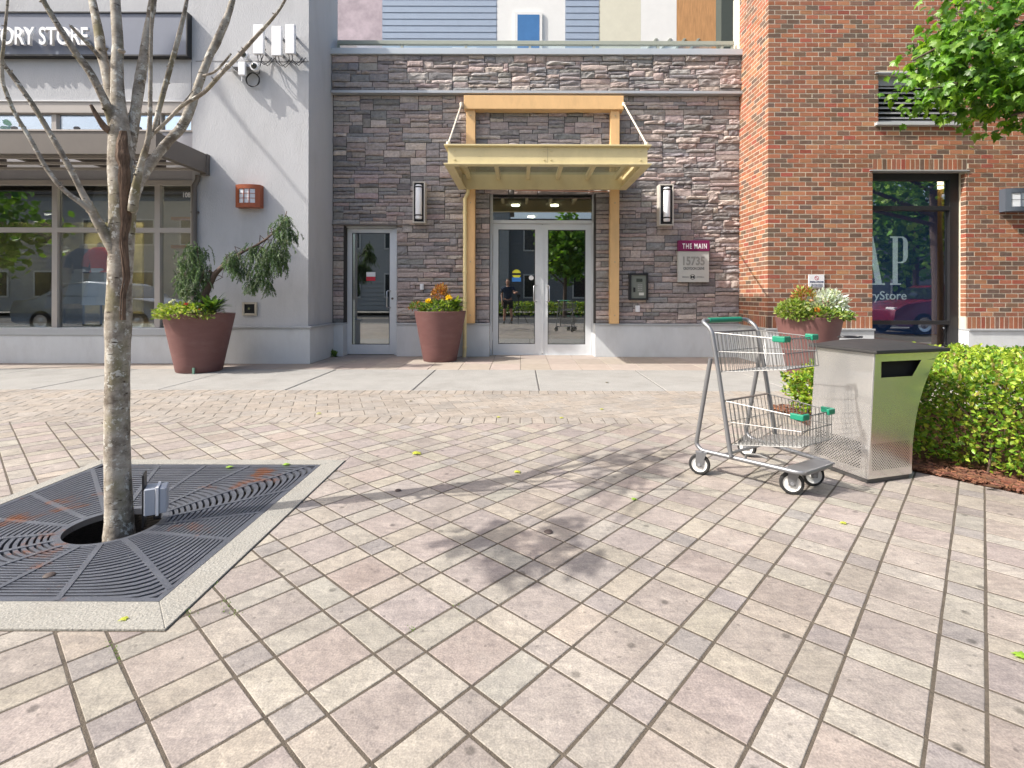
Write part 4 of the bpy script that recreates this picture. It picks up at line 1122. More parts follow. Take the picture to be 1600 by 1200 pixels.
# ---- wall lights beside the canopy
for n, (a, b_, t0, b0) in enumerate(((643.5, 663, 283, 348), (1031, 1053.5, 286, 351))):
    yy = 9.05
    x0, x1, z0, z1 = WX(a, yy), WX(b_, yy), WZ(b0, yy), WZ(t0, yy)
    t = thing('wall_sconce', ('tall black wall sconce with white tube left of the canopy', 'tall black wall sconce with white tube right of the canopy')[n], 'wall light', ((x0+x1)/2, YS, z0), group='sconces on the stone wall')
    mb = MB(); mb.box(x0, x1, yy+.11, YS+.012, z0, z1); mb.build('back_plate', M('sconce_frame', (.5, .47, .42), .5, var=.04), t, bevel=.004)
    mb = MB(); e = .022
    for q in ((x0, x0+e, z0, z1), (x1-e, x1, z0, z1), (x0+e, x1-e, z0, z0+e), (x0+e, x1-e, z1-e, z1)): mb.box(q[0], q[1], yy+.04, yy+.109, q[2], q[3])
    mb.build('frame', MATS['sconce_frame'], t, bevel=.003)
    mb = MB(); mb.box(x0+e, x1-e, yy+.085, yy+.107, z0+e, z1-e); mb.build('inner_panel', m_black, t)
    xc = (x0+x1)/2; h_ = z1-z0
    mb = MB(); mb.lathe([(.05, z0+.09*h_), (.058, z0+.11*h_), (.058, z0+.89*h_), (.05, z0+.91*h_)], xc, yy+.03, 0, 20); mb.build('tube_diffuser', M('opal_tube', (.8, .82, .85), .25, var=.01), t, smooth=True)
    for q in (.16, .84):
        mb = MB(); mb.lathe([(.06, 0), (.064, .004), (.064, .02), (.06, .024)], xc, yy+.03, z0+q*h_, 20, cap=False); mb.build('ring', m_black, t)
        mb = MB(); mb.box(x0+e, x1-e, yy+.05, yy+.084, z0+q*h_+.002, z0+q*h_+.022); mb.build('bracket', m_black, t)

# ---- address sign
yy = 9.17
sn = thing('address_sign', 'purple topped grey address sign with number 15735 on stone wall', 'sign', (WX(1083, yy), yy, WZ(440, yy)))
x0, x1 = WX(1059.5, yy), WX(1108, yy)
mb = MB(); mb.box(x0, x1, yy-.02, YS-.03, WZ(391.5, yy), WZ(375, yy)); mb.build('header', M('plum', (.17, .012, .075), .45, var=.03), sn, bevel=.003)
mb = MB(); mb.box(x0+.002, x1-.002, yy, YS-.03, WZ(440, yy), WZ(391.8, yy)); mb.build('panel', M('sign_grey', (.46, .46, .43), .5, var=.03), sn, bevel=.003)
text_mesh('lettering', 'THE MAIN', WX(1065.5, yy), WX(1103.5, yy), WZ(388, yy), WZ(380, yy), yy-.0205, MATS['white_letters'], sn, .003, .015, 1.25)
text_mesh('number', '15735', WX(1067, yy), WX(1101, yy), WZ(414, yy), WZ(400, yy), yy-.0005, M('grey_letters', (.27, .27, .25), .5, var=0), sn, .006, .03)
text_mesh('lettering', 'CROYDON DRIVE', WX(1067.5, yy), WX(1100.5, yy), WZ(421, yy), WZ(416.5, yy), yy-.0005, M('dark_grey_letters', (.16, .16, .15), .5, var=0), sn, .003, .03)
text_mesh('lettering', 'MORGAN', WX(1066, yy), WX(1076, yy), WZ(433.2, yy), WZ(431.2, yy), yy-.0005, MATS['dark_grey_letters'], sn, .002, .02)
text_mesh('lettering', 'CROSSING', WX(1088, yy), WX(1100, yy), WZ(433.2, yy), WZ(431.2, yy), yy-.0005, MATS['dark_grey_letters'], sn, .002)
text_mesh('emblem', 'M', WX(1079.3, yy), WX(1084.8, yy), WZ(434.2, yy), WZ(430, yy), yy-.0005, M('black_print', (.03, .03, .03), .5, var=0), sn, .002, .03)
mb = MB(); cxx, czz = WX(1082, yy), WZ(432, yy)
for k in range(28):
    a0, a1 = 2*math.pi*k/28, 2*math.pi*(k+1)/28
    mb.poly([(cxx+r*math.cos(a), yy-.002, czz+r*math.sin(a)) for r, a in ((.040, a0), (.047, a0), (.047, a1), (.040, a1))])
mb.build('emblem_ring', MATS['black_print'], sn)
# ---- intercom
x0, x1, z0, z1 = WX(983, 9.2), WX(1012.5, 9.2), WZ(468.5, 9.2), WZ(426.5, 9.2)
ic = thing('intercom', 'black framed grey intercom panel on stone right of the doors', 'intercom', ((x0+x1)/2, YS, z0))
mb = MB(); e = .035
for q in ((x0, x0+e, z0, z1), (x1-e, x1, z0, z1), (x0+e, x1-e, z0, z0+e), (x0+e, x1-e, z1-e, z1)): mb.box(q[0], q[1], 9.17, YS+.012, q[2], q[3])
mb.build('frame', m_black, ic, bevel=.004)
mb = MB(); mb.box(x0+e, x1-e, 9.20, YS+.012, z0+e, z1-e); mb.build('face', M('intercom_grey', (.22, .23, .20), .4, metal=.4, var=.04), ic)
w_, h_ = x1-x0, z1-z0
mb = MB(); mb.box(x0+.38*w_, x0+.70*w_, 9.192, 9.199, z0+.68*h_, z0+.80*h_); mb.build('screen', M('lcd', (.06, .07, .06), .2, var=0), ic)
mb = MB(); mb.box(x0+.22*w_, x0+.32*w_, 9.185, 9.199, z0+.30*h_, z0+.47*h_); mb.build('reader', m_black, ic, bevel=.002)
mb = MB(); mb.box(x0+.52*w_, x0+.78*w_, 9.194, 9.199, z0+.18*h_, z0+.28*h_); mb.build('label_plate', M('pale_label', (.6, .6, .55), .5, var=0), ic)
mb = MB()
for i in range(3):
    for k in range(4): mb.box(x0+(.46+.09*i)*w_, x0+(.51+.09*i)*w_, 9.193, 9.199, z0+(.34+.07*k)*h_, z0+(.38+.07*k)*h_)
mb.build('keypad', M('key_grey', (.35, .35, .33), .4, var=0), ic)
for n, (a, b_, c, d, lab) in enumerate(((656, 661.5, 444, 453, 'small white switch plate on stone above left doorway planter'), (993.5, 1000, 477, 487, 'small white plate on stone below the intercom'))):
    pt = thing('switch_plate', lab, 'plate', (WX((a+b_)/2, 9.2), YS, WZ(d, 9.2)))
    mb = MB(); mb.box(WX(a, 9.22), WX(b_, 9.22), 9.225, YS+.012, WZ(d, 9.22), WZ(c, 9.22)); mb.build('plate', m_white, pt, bevel=.003)
    mb = MB(); mb.box(WX((a+b_)/2-.8, 9.22), WX((a+b_)/2+.8, 9.22), 9.218, 9.2249, WZ((c+d)/2+2, 9.22), WZ((c+d)/2-2, 9.22)); mb.build('toggle', m_white, pt)

# ---- balcony rail on top and the upper storey set back behind it
yr = 9.42
rl = thing('balcony_railing', 'grey green balcony railing with glass panels above the stone bay', 'railing', (.3, yr, Z_CAP1))
m_rail = M('sage_metal', (.30, .32, .27), .5, var=.04)
zr0, zr1 = WZ(70.5, yr), WZ(64.5, yr)
mb = MB(); mb.box(XL+.02, XR-.05, yr-.03, yr+.04, zr0, zr1); mb.build('top_rail', m_rail, rl, bevel=.005)
ps = [528, 627, 727, 827, 927, 1027, 1127, 1143]
for p in ps:
    mb = MB(); x = WX(p, yr); mb.box(x-.022, x+.022, yr-.018, yr+.026, Z_CAP1, zr0-.001); mb.build('post', m_rail, rl)
for a, b_ in zip(ps[:-2], ps[1:-1]):
    mb = MB(); mb.box(WX(a, yr)+.03, WX(b_, yr)-.03, yr, yr+.008, Z_CAP1+.01, zr0-.01); mb.build('glass_panel', m_glass_clear, rl)
yu = 12.6
ub = thing('upper_storey', 'set back upper storey with blue grey siding and white framed windows', 'building', (.3, yu, 5))
def upan(p0, p1, name, mat, y=yu, z0=5.0, z1=9.2, d=.1):
    mb = MB(); mb.box(WX(p0, y), WX(p1, y), y, y+d, z0, z1); return mb.build(name, mat, ub)
m_sid = M('blue_grey_siding', (.27, .33, .42), .7, var=.05); m_cream = M('cream_siding', (.60, .58, .47), .7, var=.05)
upan(480, 596, 'wall_panel', M('pinkish_panel', (.42, .35, .38), .8, var=.3, scale=3)); upan(596.2, 775, 'siding', m_sid); upan(775.2, 882, 'wall_panel', M('white_panel', (.7, .7, .68), .7, var=.03)); upan(882.2, 935, 'siding', m_sid); upan(935.2, 1000, 'wall_panel', m_cream); upan(1000.2, 1056, 'wall_panel', MATS['white_panel']); upan(1056.2, 1190, 'wall_panel', M('cedar_panel', (.45, .24, .10), .6, var=.3, scale=5, stretch=(6, 1, .6)))
for z in range(40):
    for a, b_ in ((596.5, 774.6), (882.5, 934.6)):
        if z % 1 == 0 and z < 26:
            mb = MB(); zz = 5.0+z*.16; mb.prism([(yu-.012, zz), (yu-.002, zz+.155), (yu+.01, zz+.155), (yu+.01, zz)], WX(a, yu), WX(b_, yu), 'x'); mb.build('board', m_sid, ub)
m_winb = M('window_blue', (.05, .16, .36), .1, var=.1, spec=.8)
for a, b_, z0 in ((706, 744, WZ(79, yu)), (803, 846, WZ(140, yu))):
    mb = MB(); z1 = WZ(76 if a < 750 else 20, yu); z0 = z1-1.4 if a < 750 else WZ(160, yu)
    mb.box(WX(a, yu), WX(b_, yu), yu-.05, yu-.013, z0, z1); w_o = mb.build('window_frame', MATS['white_panel'], ub)
    mb = MB(); mb.box(WX(a, yu)+.07, WX(b_, yu)-.07, yu-.054, yu-.051, z0+.07, z1-.07); mb.build('pane', m_winb, w_o)
for dx in (0, 22, 44, 66):
    mb = MB(); a, b_ = W(1004+dx, 84, yu-.02), W(1024+dx, 60, yu-.02)
    mb.prism([(a.x, a.z), (a.x+.06, a.z), (b_.x+.06, b_.z), (b_.x, b_.z)], yu-.03, yu-.002, 'y'); mb.build('brace', m_rail, ub)
upan(1126, 1150, 'column', M('dark_green_post', (.05, .06, .05), .6, var=.1), y=10.6, d=.3)
# ------------------------------------------------------------------ planters
m_pot = M('plum_pot', (.152, .071, .065), .6, var=.10, scale=4, bump=.08, bscale=40, dirt=.3, dscale=3, dcol=(.23, .14, .125), stretch=(1, 1, 2.5))
m_soil = M('soil', (.05, .035, .025), .95, var=.4, scale=40, bump=1, bscale=90)
def leaf(mb, p, d, up, l, w, fold=.15):
    """pointed oval leaf, six triangles"""
    d = d.normalized(); s = d.cross(up)
    if s.length < 1e-4: s = d.cross(Vector((1, 0, 0)))
    s.normalize(); nrm = s.cross(d)
    n = len(mb.v)
    for t, ww, h in ((0, 0, 0), (.3, .42, 1), (.3, -.42, 1), (.68, .38, .9), (.68, -.38, .9), (1, 0, 0)):
        mb.v.append(tuple(p + d*l*t + s*w*ww + nrm*abs(ww)*w*fold - nrm*l*.12*t*t))
    mb.v.append(tuple(p + d*l*.5 - nrm*l*.02))
    for q in ((0, 1, 6), (0, 6, 2), (1, 3, 6), (2, 6, 4), (3, 5, 6), (4, 6, 5)): mb.face([n+i for i in q])
def rdir(zmin=-1, zmax=1):
    z = rnd(zmin, zmax); a = rnd(0, 2*math.pi); r = math.sqrt(max(0, 1-z*z)); return Vector((r*math.cos(a), r*math.sin(a), z))
def bush(mb, c, rx, ry, rz, n, l, w, cols, zlo=-.3):
    for _ in range(n):
        d = rdir(zlo, 1); k = rnd(.55, 1.0)
        p = Vector((c[0]+d.x*rx*k, c[1]+d.y*ry*k, c[2]+d.z*rz*k))
        dd = (d + rdir()*.7 + Vector((0, 0, .2))).normalized()
        mb.cur = shade(random.choice(cols), rnd(.75, 1.2), .06)
        leaf(mb, p, dd, rdir(), l*rnd(.7, 1.25), w*rnd(.7, 1.2))
m_leaf = leaf_mat('leaf', (1, 1, 1), .3, .45)
m_petal = leaf_mat('petal', (1, 1, 1), .3, .7)
GREEN = [(.09, .16, .03), (.12, .2, .035), (.16, .24, .05), (.07, .13, .025)]
LIME = [(.22, .3, .05), (.28, .36, .07), (.2, .24, .05), (.3, .33, .12)]
RUST = [(.32, .11, .04), (.4, .17, .05), (.28, .13, .05), (.36, .24, .06)]
SILV = [(.5, .54, .52), (.58, .6, .58), (.42, .47, .45)]
DARK = [(.03, .07, .02), (.045, .09, .03), (.06, .11, .035)]
def pot(x, y, rb, rt, h, label, group='plum tapered planters along the facade'):
    t = thing('planter', label, 'planter', (x, y, 0), group=group)
    mb = MB()
    prof = [(rb*.97, 0), (rb, .012)] + [(rb+(rt-rb)*k/8, .012+(h-.03)*k/8) for k in range(1, 9)] + [(rt+.003, h-.006), (rt-.002, h), (rt-.035, h), (rt-.045, h-.01), (rt-.05, h-.1)]
    mb.lathe(prof, 0, 0, 0, 56, cap=False); o = mb.build('pot', m_pot, t, smooth=True, local=True)
    mb = MB(); mb.lathe([(.001, h-.03), (rt-.045, h-.045)], 0, 0, 0, 40, cap=False); mb.build('soil', m_soil, t, local=True)
    return t
p1 = pot(-4.64, 7.42, .295, .455, .83, 'plum tapered planter with drooping conifer before the grey pier')
p2 = pot(-1.355, 8.66, .28, .43, .835, 'plum tapered planter with yellow flowers between the two doorways')
p3 = pot(4.05, 7.22, .27, .425, .815, 'plum tapered planter with silver foliage before the brick wall')
mb = MB(); mb.box(.10, .13, -.325, -.305, .0, .085); o = mb.build('drain_tab', M('teal_tab', (.12, .22, .17), .6, var=.1), p1, local=True)
# greenery of the pots: each plant stands in its pot
def plant(name, label, cat, parts, loc):
    t = thing(name, label, cat, loc)
    for nm, fn, mt in parts:
        mb = MB(); fn(mb); mb.build(nm, mt, t, local=True)
    return t
zt_ = .80
def ivy(mb, R, n, cols, a0, a1, l=.05):
    for _ in range(n):
        a = rnd(a0, a1); r = R*rnd(.72, 1.12); z = rnd(-.06, .10)*(1.2-abs(r/R-.95)*2)
        if r > R: z = rnd(-.07, .05)
        mb.cur = shade(random.choice(cols), rnd(.75, 1.2), .06)
        leaf(mb, Vector((r*math.cos(a), r*math.sin(a), z)), (Vector((math.cos(a), math.sin(a), rnd(-.2, .9)))+rdir()*.6), rdir(), l*rnd(.7, 1.3), l*.7*rnd(.7, 1.2))
plant('trailing_plant', 'pale variegated trailing plant round rim of conifer planter', 'plant', [('foliage', lambda mb: ivy(mb, .48, 900, LIME+GREEN[1:3]+[(.42, .42, .25)], 2.6, 5.6), m_leaf)], (-4.64, 7.42, .84))
def rosette(mb, n, L, cols, spread=1.0):
    for _ in range(n):
        a = rnd(0, 6.28); e = rnd(.15, 1.2)
        d = Vector((math.cos(a)*math.cos(e)*spread, math.sin(a)*math.cos(e)*spread, math.sin(e)))
        mb.cur = shade(random.choice(cols), rnd(.8, 1.2), .06)
        st = d*rnd(.02, .12); 
        mb.tube([Vector((0, 0, -.05)), st], .003, 4, cap=False)
        leaf(mb, st, d+Vector((0, 0, -.25)), Vector((0, 0, 1)), L*rnd(.7, 1.2), L*.36)
plant('broadleaf_plant', 'dark green broad leaved plant at right of conifer planter', 'plant', [('foliage', lambda mb: rosette(mb, 90, .22, DARK+GREEN[:2]), m_leaf)], (-4.38, 7.26, .86))
def flower_heads(mb, spots, r, colr):
    for s in spots:
        for _ in range(70):
            d = rdir(-.4, 1); mb.cur = shade(colr, rnd(.8, 1.2), .05); leaf(mb, Vector(s)+d*r*.35, d, rdir(), r*.75, r*.5)
plant('small_flower', 'small red flowers beside conifer trunk', 'flower', [('petals', lambda mb: flower_heads(mb, [(0, 0, .05), (.07, .02, .03), (.2, -.02, -.03)], .035, (.5, .03, .05)), m_petal), ('foliage', lambda mb: bush(mb, (.1, 0, -.02), .15, .1, .08, 120, .05, .03, GREEN), m_leaf)], (-4.72, 7.25, .90))
plant('small_flower', 'small white flowers left of the conifer trunk', 'flower', [('petals', lambda mb: flower_heads(mb, [(0, 0, .1), (.04, 0, .13), (.27, .02, .12), (.30, 0, .08)], .03, (.6, .6, .6)), m_petal), ('foliage', lambda mb: bush(mb, (.15, 0, 0), .2, .1, .1, 160, .05, .03, LIME), m_leaf)], (-4.98, 7.3, .88))
# second planter
plant('marigold', 'two yellow marigolds in planter between doorways', 'flower', [('petals', lambda mb: flower_heads(mb, [(-.16, -.2, .13), (.17, -.19, .19)], .06, (.72, .52, .03)), m_petal), ('foliage', lambda mb: (bush(mb, (0, -.1, 0), .34, .26, .14, 700, .07, .03, GREEN+LIME[:2])), m_leaf)], (-1.355, 8.66, .86))
plant('spurge', 'orange brown upright plant at back of marigold planter', 'plant', [('foliage', lambda mb: bush(mb, (0, 0, .17), .14, .12, .22, 500, .055, .02, RUST), m_leaf)], (-1.35, 8.68, .90))
plant('broadleaf_plant', 'green leafy plant at right of marigold planter', 'plant', [('foliage', lambda mb: rosette(mb, 70, .15, GREEN+LIME[:1]), m_leaf)], (-1.10, 8.62, .88))
plant('spiky_shrub', 'brownish green shrub at left of marigold planter', 'plant', [('foliage', lambda mb: bush(mb, (0, 0, .03), .15, .14, .1, 260, .05, .02, GREEN+RUST[:1]), m_leaf)], (-1.70, 8.55, .86))
# third planter
plant('dusty_miller', 'silvery dusty miller in planter before brick wall', 'plant', [('foliage', lambda mb: bush(mb, (0, 0, .1), .24, .2, .22, 900, .08, .028, SILV), m_leaf)], (4.27, 7.15, .86))
plant('spurge', 'orange brown plant beside the dusty miller', 'plant', [('foliage', lambda mb: bush(mb, (0, 0, .16), .15, .14, .2, 450, .06, .024, RUST+LIME[:2]), m_leaf)], (4.0, 7.25, .88))
plant('trailing_plant', 'lime green trailing plant at left rim of planter before brick wall', 'plant', [('foliage', lambda mb: (bush(mb, (0, 0, .06), .2, .2, .15, 700, .055, .035, LIME+GREEN[1:3], -.6)), m_leaf)], (3.74, 7.04, .83))
plant('marigold', 'orange marigold low in planter before brick wall', 'flower', [('petals', lambda mb: flower_heads(mb, [(0, -.02, .08)], .055, (.6, .26, .06)), m_petal), ('foliage', lambda mb: bush(mb, (.12, 0, 0), .4, .14, .12, 600, .06, .034, LIME+GREEN), m_leaf)], (3.98, 6.92, .82))
# conifer
cf = thing('weeping_conifer', 'weeping conifer with bent trunk in plum planter before pier', 'tree', (-4.62, 7.42, .8))
def CP(x, y, Y=7.42): return W(x, y, Y)
m_cbark = M('conifer_bark', (.10, .07, .055), .9, var=.3, scale=30, bump=1, bscale=60)
limb = [CP(316, 480), CP(320, 462), CP(327, 445), CP(336, 428), CP(350, 414), CP(364, 403), CP(382, 392), CP(398, 385), CP(414, 375), CP(430, 362), CP(444, 345), CP(448, 330)]
mb = MB(); mb.tube(limb, [.052, .047, .044, .038, .03, .025, .02, .018, .016, .013, .01, .006], 10)
mb.tube([CP(327, 445), CP(318, 430), CP(310, 405), CP(308, 380)], [.03, .02, .014, .006], 8)
for k in range(14):
    a = limb[random.randint(3, 9)]; mb.tube([a, a+Vector((rnd(-.12, .12), rnd(-.1, .1), rnd(-.05, .1))), a+Vector((rnd(-.2, .2), rnd(-.14, .14), rnd(-.3, -.1)))], [.008, .006, .003], 5)
mb.build('trunk', m_cbark, cf, smooth=True)
CON = [(.055, .10, .035), (.075, .13, .045), (.095, .15, .055), (.12, .17, .09), (.045, .08, .035), (.13, .16, .11)]
def spray(mb, p, L, out):
    """hanging spray: strand with needles pressed forward"""
    n = int(L/.011); d = (out + Vector((0, 0, -.5))).normalized(); q = p.copy()
    c0 = random.choice(CON); v = rnd(.75, 1.35)
    for k in range(n):
        d = (d + Vector((rnd(-.16, .16), rnd(-.16, .16), -.10))).normalized(); q = q + d*.011
        for s in range(3):
            nd = (d*1.0 + rdir()*.75).normalized(); l = rnd(.022, .042)
            side_ = nd.cross(rdir()).normalized()*.0046
            mb.cur = shade(c0, 1.25*v*rnd(.8, 1.2), .05)
            n0 = len(mb.v); mb.v += [tuple(q-side_), tuple(q+side_), tuple(q+nd*l)]; mb.face((n0, n0+1, n0+2))
def cluster(mb, outline, n, Lr, dep=.16):
    for _ in range(n):
        a = random.choice(outline); px_, py_, r = a
        p = CP(px_+random.gauss(0, r*.5), py_+random.gauss(0, r*.45)); p.y += random.gauss(0, dep*.5)
        spray(mb, p, rnd(*Lr), Vector((rnd(-.6, .6), rnd(-.6, .3), .15)))
mb = MB()
cluster(mb, [(308, 385, 9), (300, 400, 16), (312, 410, 18), (298, 425, 20), (312, 435, 18), (290, 440, 14), (305, 452, 14), (318, 425, 12)], 340, (.10, .24), .2)
cluster(mb, [(368, 398, 9), (372, 408, 12), (362, 405, 9), (375, 420, 8)], 150, (.08, .2))
cluster(mb, [(398, 385, 8), (402, 395, 13), (410, 408, 14), (398, 425, 9), (412, 425, 10), (394, 440, 4), (416, 440, 5)], 230, (.10, .22))
cluster(mb, [(446, 338, 6), (444, 352, 12), (438, 368, 15), (432, 385, 15), (440, 395, 10), (436, 410, 9), (426, 392, 12), (450, 362, 8)], 330, (.10, .22))
mb.build('foliage', leaf_mat('conifer_leaf', (1, 1, 1), .15, .6), cf)
# tiny weed at pier foot
plant('weed', 'small green weed at foot of the pier corner', 'plant', [('foliage', lambda mb: bush(mb, (0, 0, .03), .09, .05, .07, 90, .06, .05, GREEN), m_leaf)], tuple(G(517, 557.5)))

# ------------------------------------------------------------------ litter bin
fc, v2, v1 = Vector((2.028, 2.998)), Vector((.957, .29)), Vector((-.29, .957))
bn = thing('litter_bin', 'brushed steel litter bin with black lid and flared side by the hedge', 'bin', (fc.x, fc.y, 0), math.atan2(v2.y, v2.x))
m_steel = M('brushed_steel', (.74, .735, .72), .21, metal=.84, var=.06, scale=3)
nt = m_steel.node_tree; p_ = nt.nodes['Principled BSDF']; L = nt.links
tc = nt.nodes.new('ShaderNodeTexCoord'); sp = nt.nodes.new('ShaderNodeSeparateXYZ'); L.new(tc.outputs['Object'], sp.inputs[0])
ad = nt.nodes.new('ShaderNodeMath'); ad.operation = 'ADD'; L.new(sp.outputs[0], ad.inputs[0]); L.new(sp.outputs[1], ad.inputs[1])
cbn = nt.nodes.new('ShaderNodeCombineXYZ'); L.new(ad.outputs[0], cbn.inputs[0]); L.new(sp.outputs[2], cbn.inputs[1])
rot = nt.nodes.new('ShaderNodeMapping'); rot.inputs['Rotation'].default_value = (0, 0, math.radians(45)); L.new(cbn.outputs[0], rot.inputs['Vector'])
vo = nt.nodes.new('ShaderNodeTexVoronoi'); vo.voronoi_dimensions = '2D'; vo.inputs['Randomness'].default_value = 0; vo.inputs['Scale'].default_value = 78
L.new(rot.outputs[0], vo.inputs['Vector'])
def mth(op, a, b_):
    n_ = nt.nodes.new('ShaderNodeMath'); n_.operation = op
    for i, q in enumerate((a, b_)):
        if isinstance(q, (int, float)): n_.inputs[i].default_value = q
        else: L.new(q, n_.inputs[i])
    return n_.outputs[0]
hole = mth('LESS_THAN', vo.outputs['Distance'], .30)
for sock, lo, hi in ((sp.outputs[2], .075, .235),): hole = mth('MULTIPLY', mth('MULTIPLY', hole, mth('GREATER_THAN', sock, lo)), mth('LESS_THAN', sock, hi))
a_in = mth('MULTIPLY', mth('GREATER_THAN', sp.outputs[0], .035), mth('LESS_THAN', sp.outputs[0], .335))
b_in = mth('MULTIPLY', mth('GREATER_THAN', sp.outputs[1], .05), mth('LESS_THAN', sp.outputs[1], .375))
hole = mth('MULTIPLY', hole, mth('MAXIMUM', a_in, b_in))
src = p_.inputs['Base Color'].links[0].from_socket
mx = nt.nodes.new('ShaderNodeMix'); mx.data_type = 'RGBA'; L.new(hole, mx.inputs[0]); L.new(src, mx.inputs[6]); mx.inputs[7].default_value = (.02, .02, .02, 1); L.new(mx.outputs[2], p_.inputs['Base Color'])
mm = mth('MULTIPLY', mth('SUBTRACT', 1.0, hole), .84); L.new(mm, p_.inputs['Metallic'])
HB, DB = .762, .42
def ar(z): return .36+.23*(max(z, 0)/.76)**2.6
def al(z): return .054*z/.76
nz = 20
# front sheet with the slot cut out, other sheets plain
def slot_x(z):                     # slot outline: left edge straight, right edge slanted
    t = (z-.62)/(.715-.62); return (.105, .355+.075*t)
mb = MB()
zs = [.03+(.62-.03)*k/14 for k in range(15)] + [.65, .685, .715] + [.74, HB]
for i in range(len(zs)-1):
    z0, z1 = zs[i], zs[i+1]
    inside = z0 >= .62-1e-6 and z1 <= .715+1e-6
    cols_ = [(lambda z: al(z), lambda z: ar(z))] if not inside else [(lambda z: al(z), lambda z: slot_x(z)[0]), (lambda z: slot_x(z)[1], lambda z: ar(z))]
    for fa, fb in cols_:
        for k in range(6):
            u0, u1 = k/6, (k+1)/6
            P = lambda z, u: (fa(z)+(fb(z)-fa(z))*u, 0, z)
            mb.poly([P(z0, u0), P(z0, u1), P(z1, u1), P(z1, u0)])
for i in range(len(zs)-1):
    z0, z1 = zs[i], zs[i+1]
    for k in range(4):
        y0, y1 = DB*k/4, DB*(k+1)/4
        mb.poly([(al(z0), y1, z0), (al(z0), y0, z0), (al(z1), y0, z1), (al(z1), y1, z1)])
        mb.poly([(ar(z0), y0, z0), (ar(z0), y1, z0), (ar(z1), y1, z1), (ar(z1), y0, z1)])
    mb.poly([(ar(z0), DB, z0), (al(z0), DB, z0), (al(z1), DB, z1), (ar(z1), DB, z1)])
body = mb.build('body', m_steel, bn, local=True)
wm = body.modifiers.new('weld', 'WELD'); wm.merge_threshold = .0005
bv = body.modifiers.new('bevel', 'BEVEL'); bv.width = .014; bv.segments = 4; bv.limit_method = 'ANGLE'; bv.angle_limit = math.radians(50); bv.harden_normals = True
body.data.polygons.foreach_set('use_smooth', [True]*len(body.data.polygons))
mb = MB(); mb.box(.012, .348, .012, DB-.012, .0, .034); mb.build('base', M('dark_steel', (.12, .12, .12), .5, metal=.5, var=.1), bn, local=True, bevel=.004)
mb = MB(); mb.box(.07, .46, .035, DB-.03, .50, .745); mb.build('liner', M('liner_black', (.008, .008, .008), .8, var=.1), bn, local=True)
# lid
mb = MB(); nx_, ny_ = 16, 8
xa, xb, ya, yb_ = .03, .635, -.03, DB+.03
for k in range(ny_+1):
    for i in range(nx_+1):
        u, w = i/nx_, k/ny_
        mb.v.append((xa+(xb-xa)*u, ya+(yb_-ya)*w, HB+.022+.040*(1-(2*u-1)**2)**.8*(1-(2*w-1)**2)**.5*1.0))
for k in range(ny_):
    for i in range(nx_):
        a = k*(nx_+1)+i; mb.face((a, a+1, a+nx_+2, a+nx_+1))
lid = mb.build('lid', M('black_plastic', (.035, .034, .034), .55, var=.15, scale=12, bump=.15, bscale=120), bn, smooth=True, local=True)
mb = MB(); mb.box(xa, xb, ya, yb_, HB+.001, HB+.0225); mb.build('lid_rim', MATS['black_plastic'], lid, local=True, bevel=.006)
mb = MB(); ring = [(.29+.085*math.cos(a), .36+.05*math.sin(a), HB+.068) for a in [2*math.pi*k/24 for k in range(24)]]; mb.tube(ring, .006, 6, closed=True); mb.build('lid_ring', m_black, lid, smooth=True, local=True)

# ------------------------------------------------------------------ shopping cart
Rr = (1.3312, 3.3452); cu_ = Vector((.5368, -.8437, 0))
ct = thing('shopping_cart', 'two tier wire shopping cart with green handle and bumpers beside bin', 'shopping cart', (Rr[0], Rr[1], 0), math.atan2(cu_.y, cu_.x))
# local x runs forward (towards camera right), local y to the left of travel = far side
m_tube = M('grey_tube', (.22, .225, .235), .38, metal=.55, var=.05, scale=10)
m_wire = M('zinc_wire', (.22, .22, .215), .45, metal=.7, var=.1, scale=14)
m_green = M('green_plastic', (.012, .20, .12), .4, var=.05)
def rounded(pts, r=.05, n=5):
    pts = [Vector(p) for p in pts]; out = [pts[0]]
    for a, b_, c in zip(pts[:-2], pts[1:-1], pts[2:]):
        d0, d1 = (a-b_), (c-b_); rr = min(r, d0.length*.45, d1.length*.45)
        p0, p1 = b_+d0.normalized()*rr, b_+d1.normalized()*rr
        for k in range(n+1):
            t = k/n; out.append(p0*(1-t)**2+b_*2*t*(1-t)+p1*t*t)
    return out+[pts[-1]]
TR = .0135
hw = .235
# upright frame with handle: one bent tube
mb = MB()
up = [(.215, -hw, .15), (.20, -hw, .215), (.132, -hw, .615), (.075, -hw, .895), (-.0, -hw, .945), (-.0, hw, .945), (.075, hw, .895), (.132, hw, .615), (.20, hw, .215), (.215, hw, .15)]
mb.tube(rounded(up, .06), TR, 10); mb.build('upright_frame', m_tube, ct, smooth=True, local=True)
mb = MB(); mb.tube([(0, -hw+.07, .945), (0, hw-.07, .945)], .0175, 12); mb.build('handle', m_green, ct, smooth=True, local=True)
mb = MB()
bs = [(.085, -hw-.02, .72), (-.02, -hw-.02, .17), (.02, -hw-.02, .14), (.60, -.155, .145), (.60, .155, .145), (.02, hw+.02, .14), (-.02, hw+.02, .17), (.085, hw+.02, .72)]
mb.tube(rounded(bs, .055), TR, 10); mb.build('base_frame', m_tube, ct, smooth=True, local=True)
for x_, w_ in ((.16, .215), (.50, .165)):
    mb = MB(); mb.tube([(x_, -w_, .145), (x_, w_, .145)], .009, 8); mb.build('cross_bar', m_tube, ct, smooth=True, local=True)
mb = MB(); mb.box(.50, .61, -.15, .15, .150, .156); mb.build('front_plate', m_tube, ct, local=True)
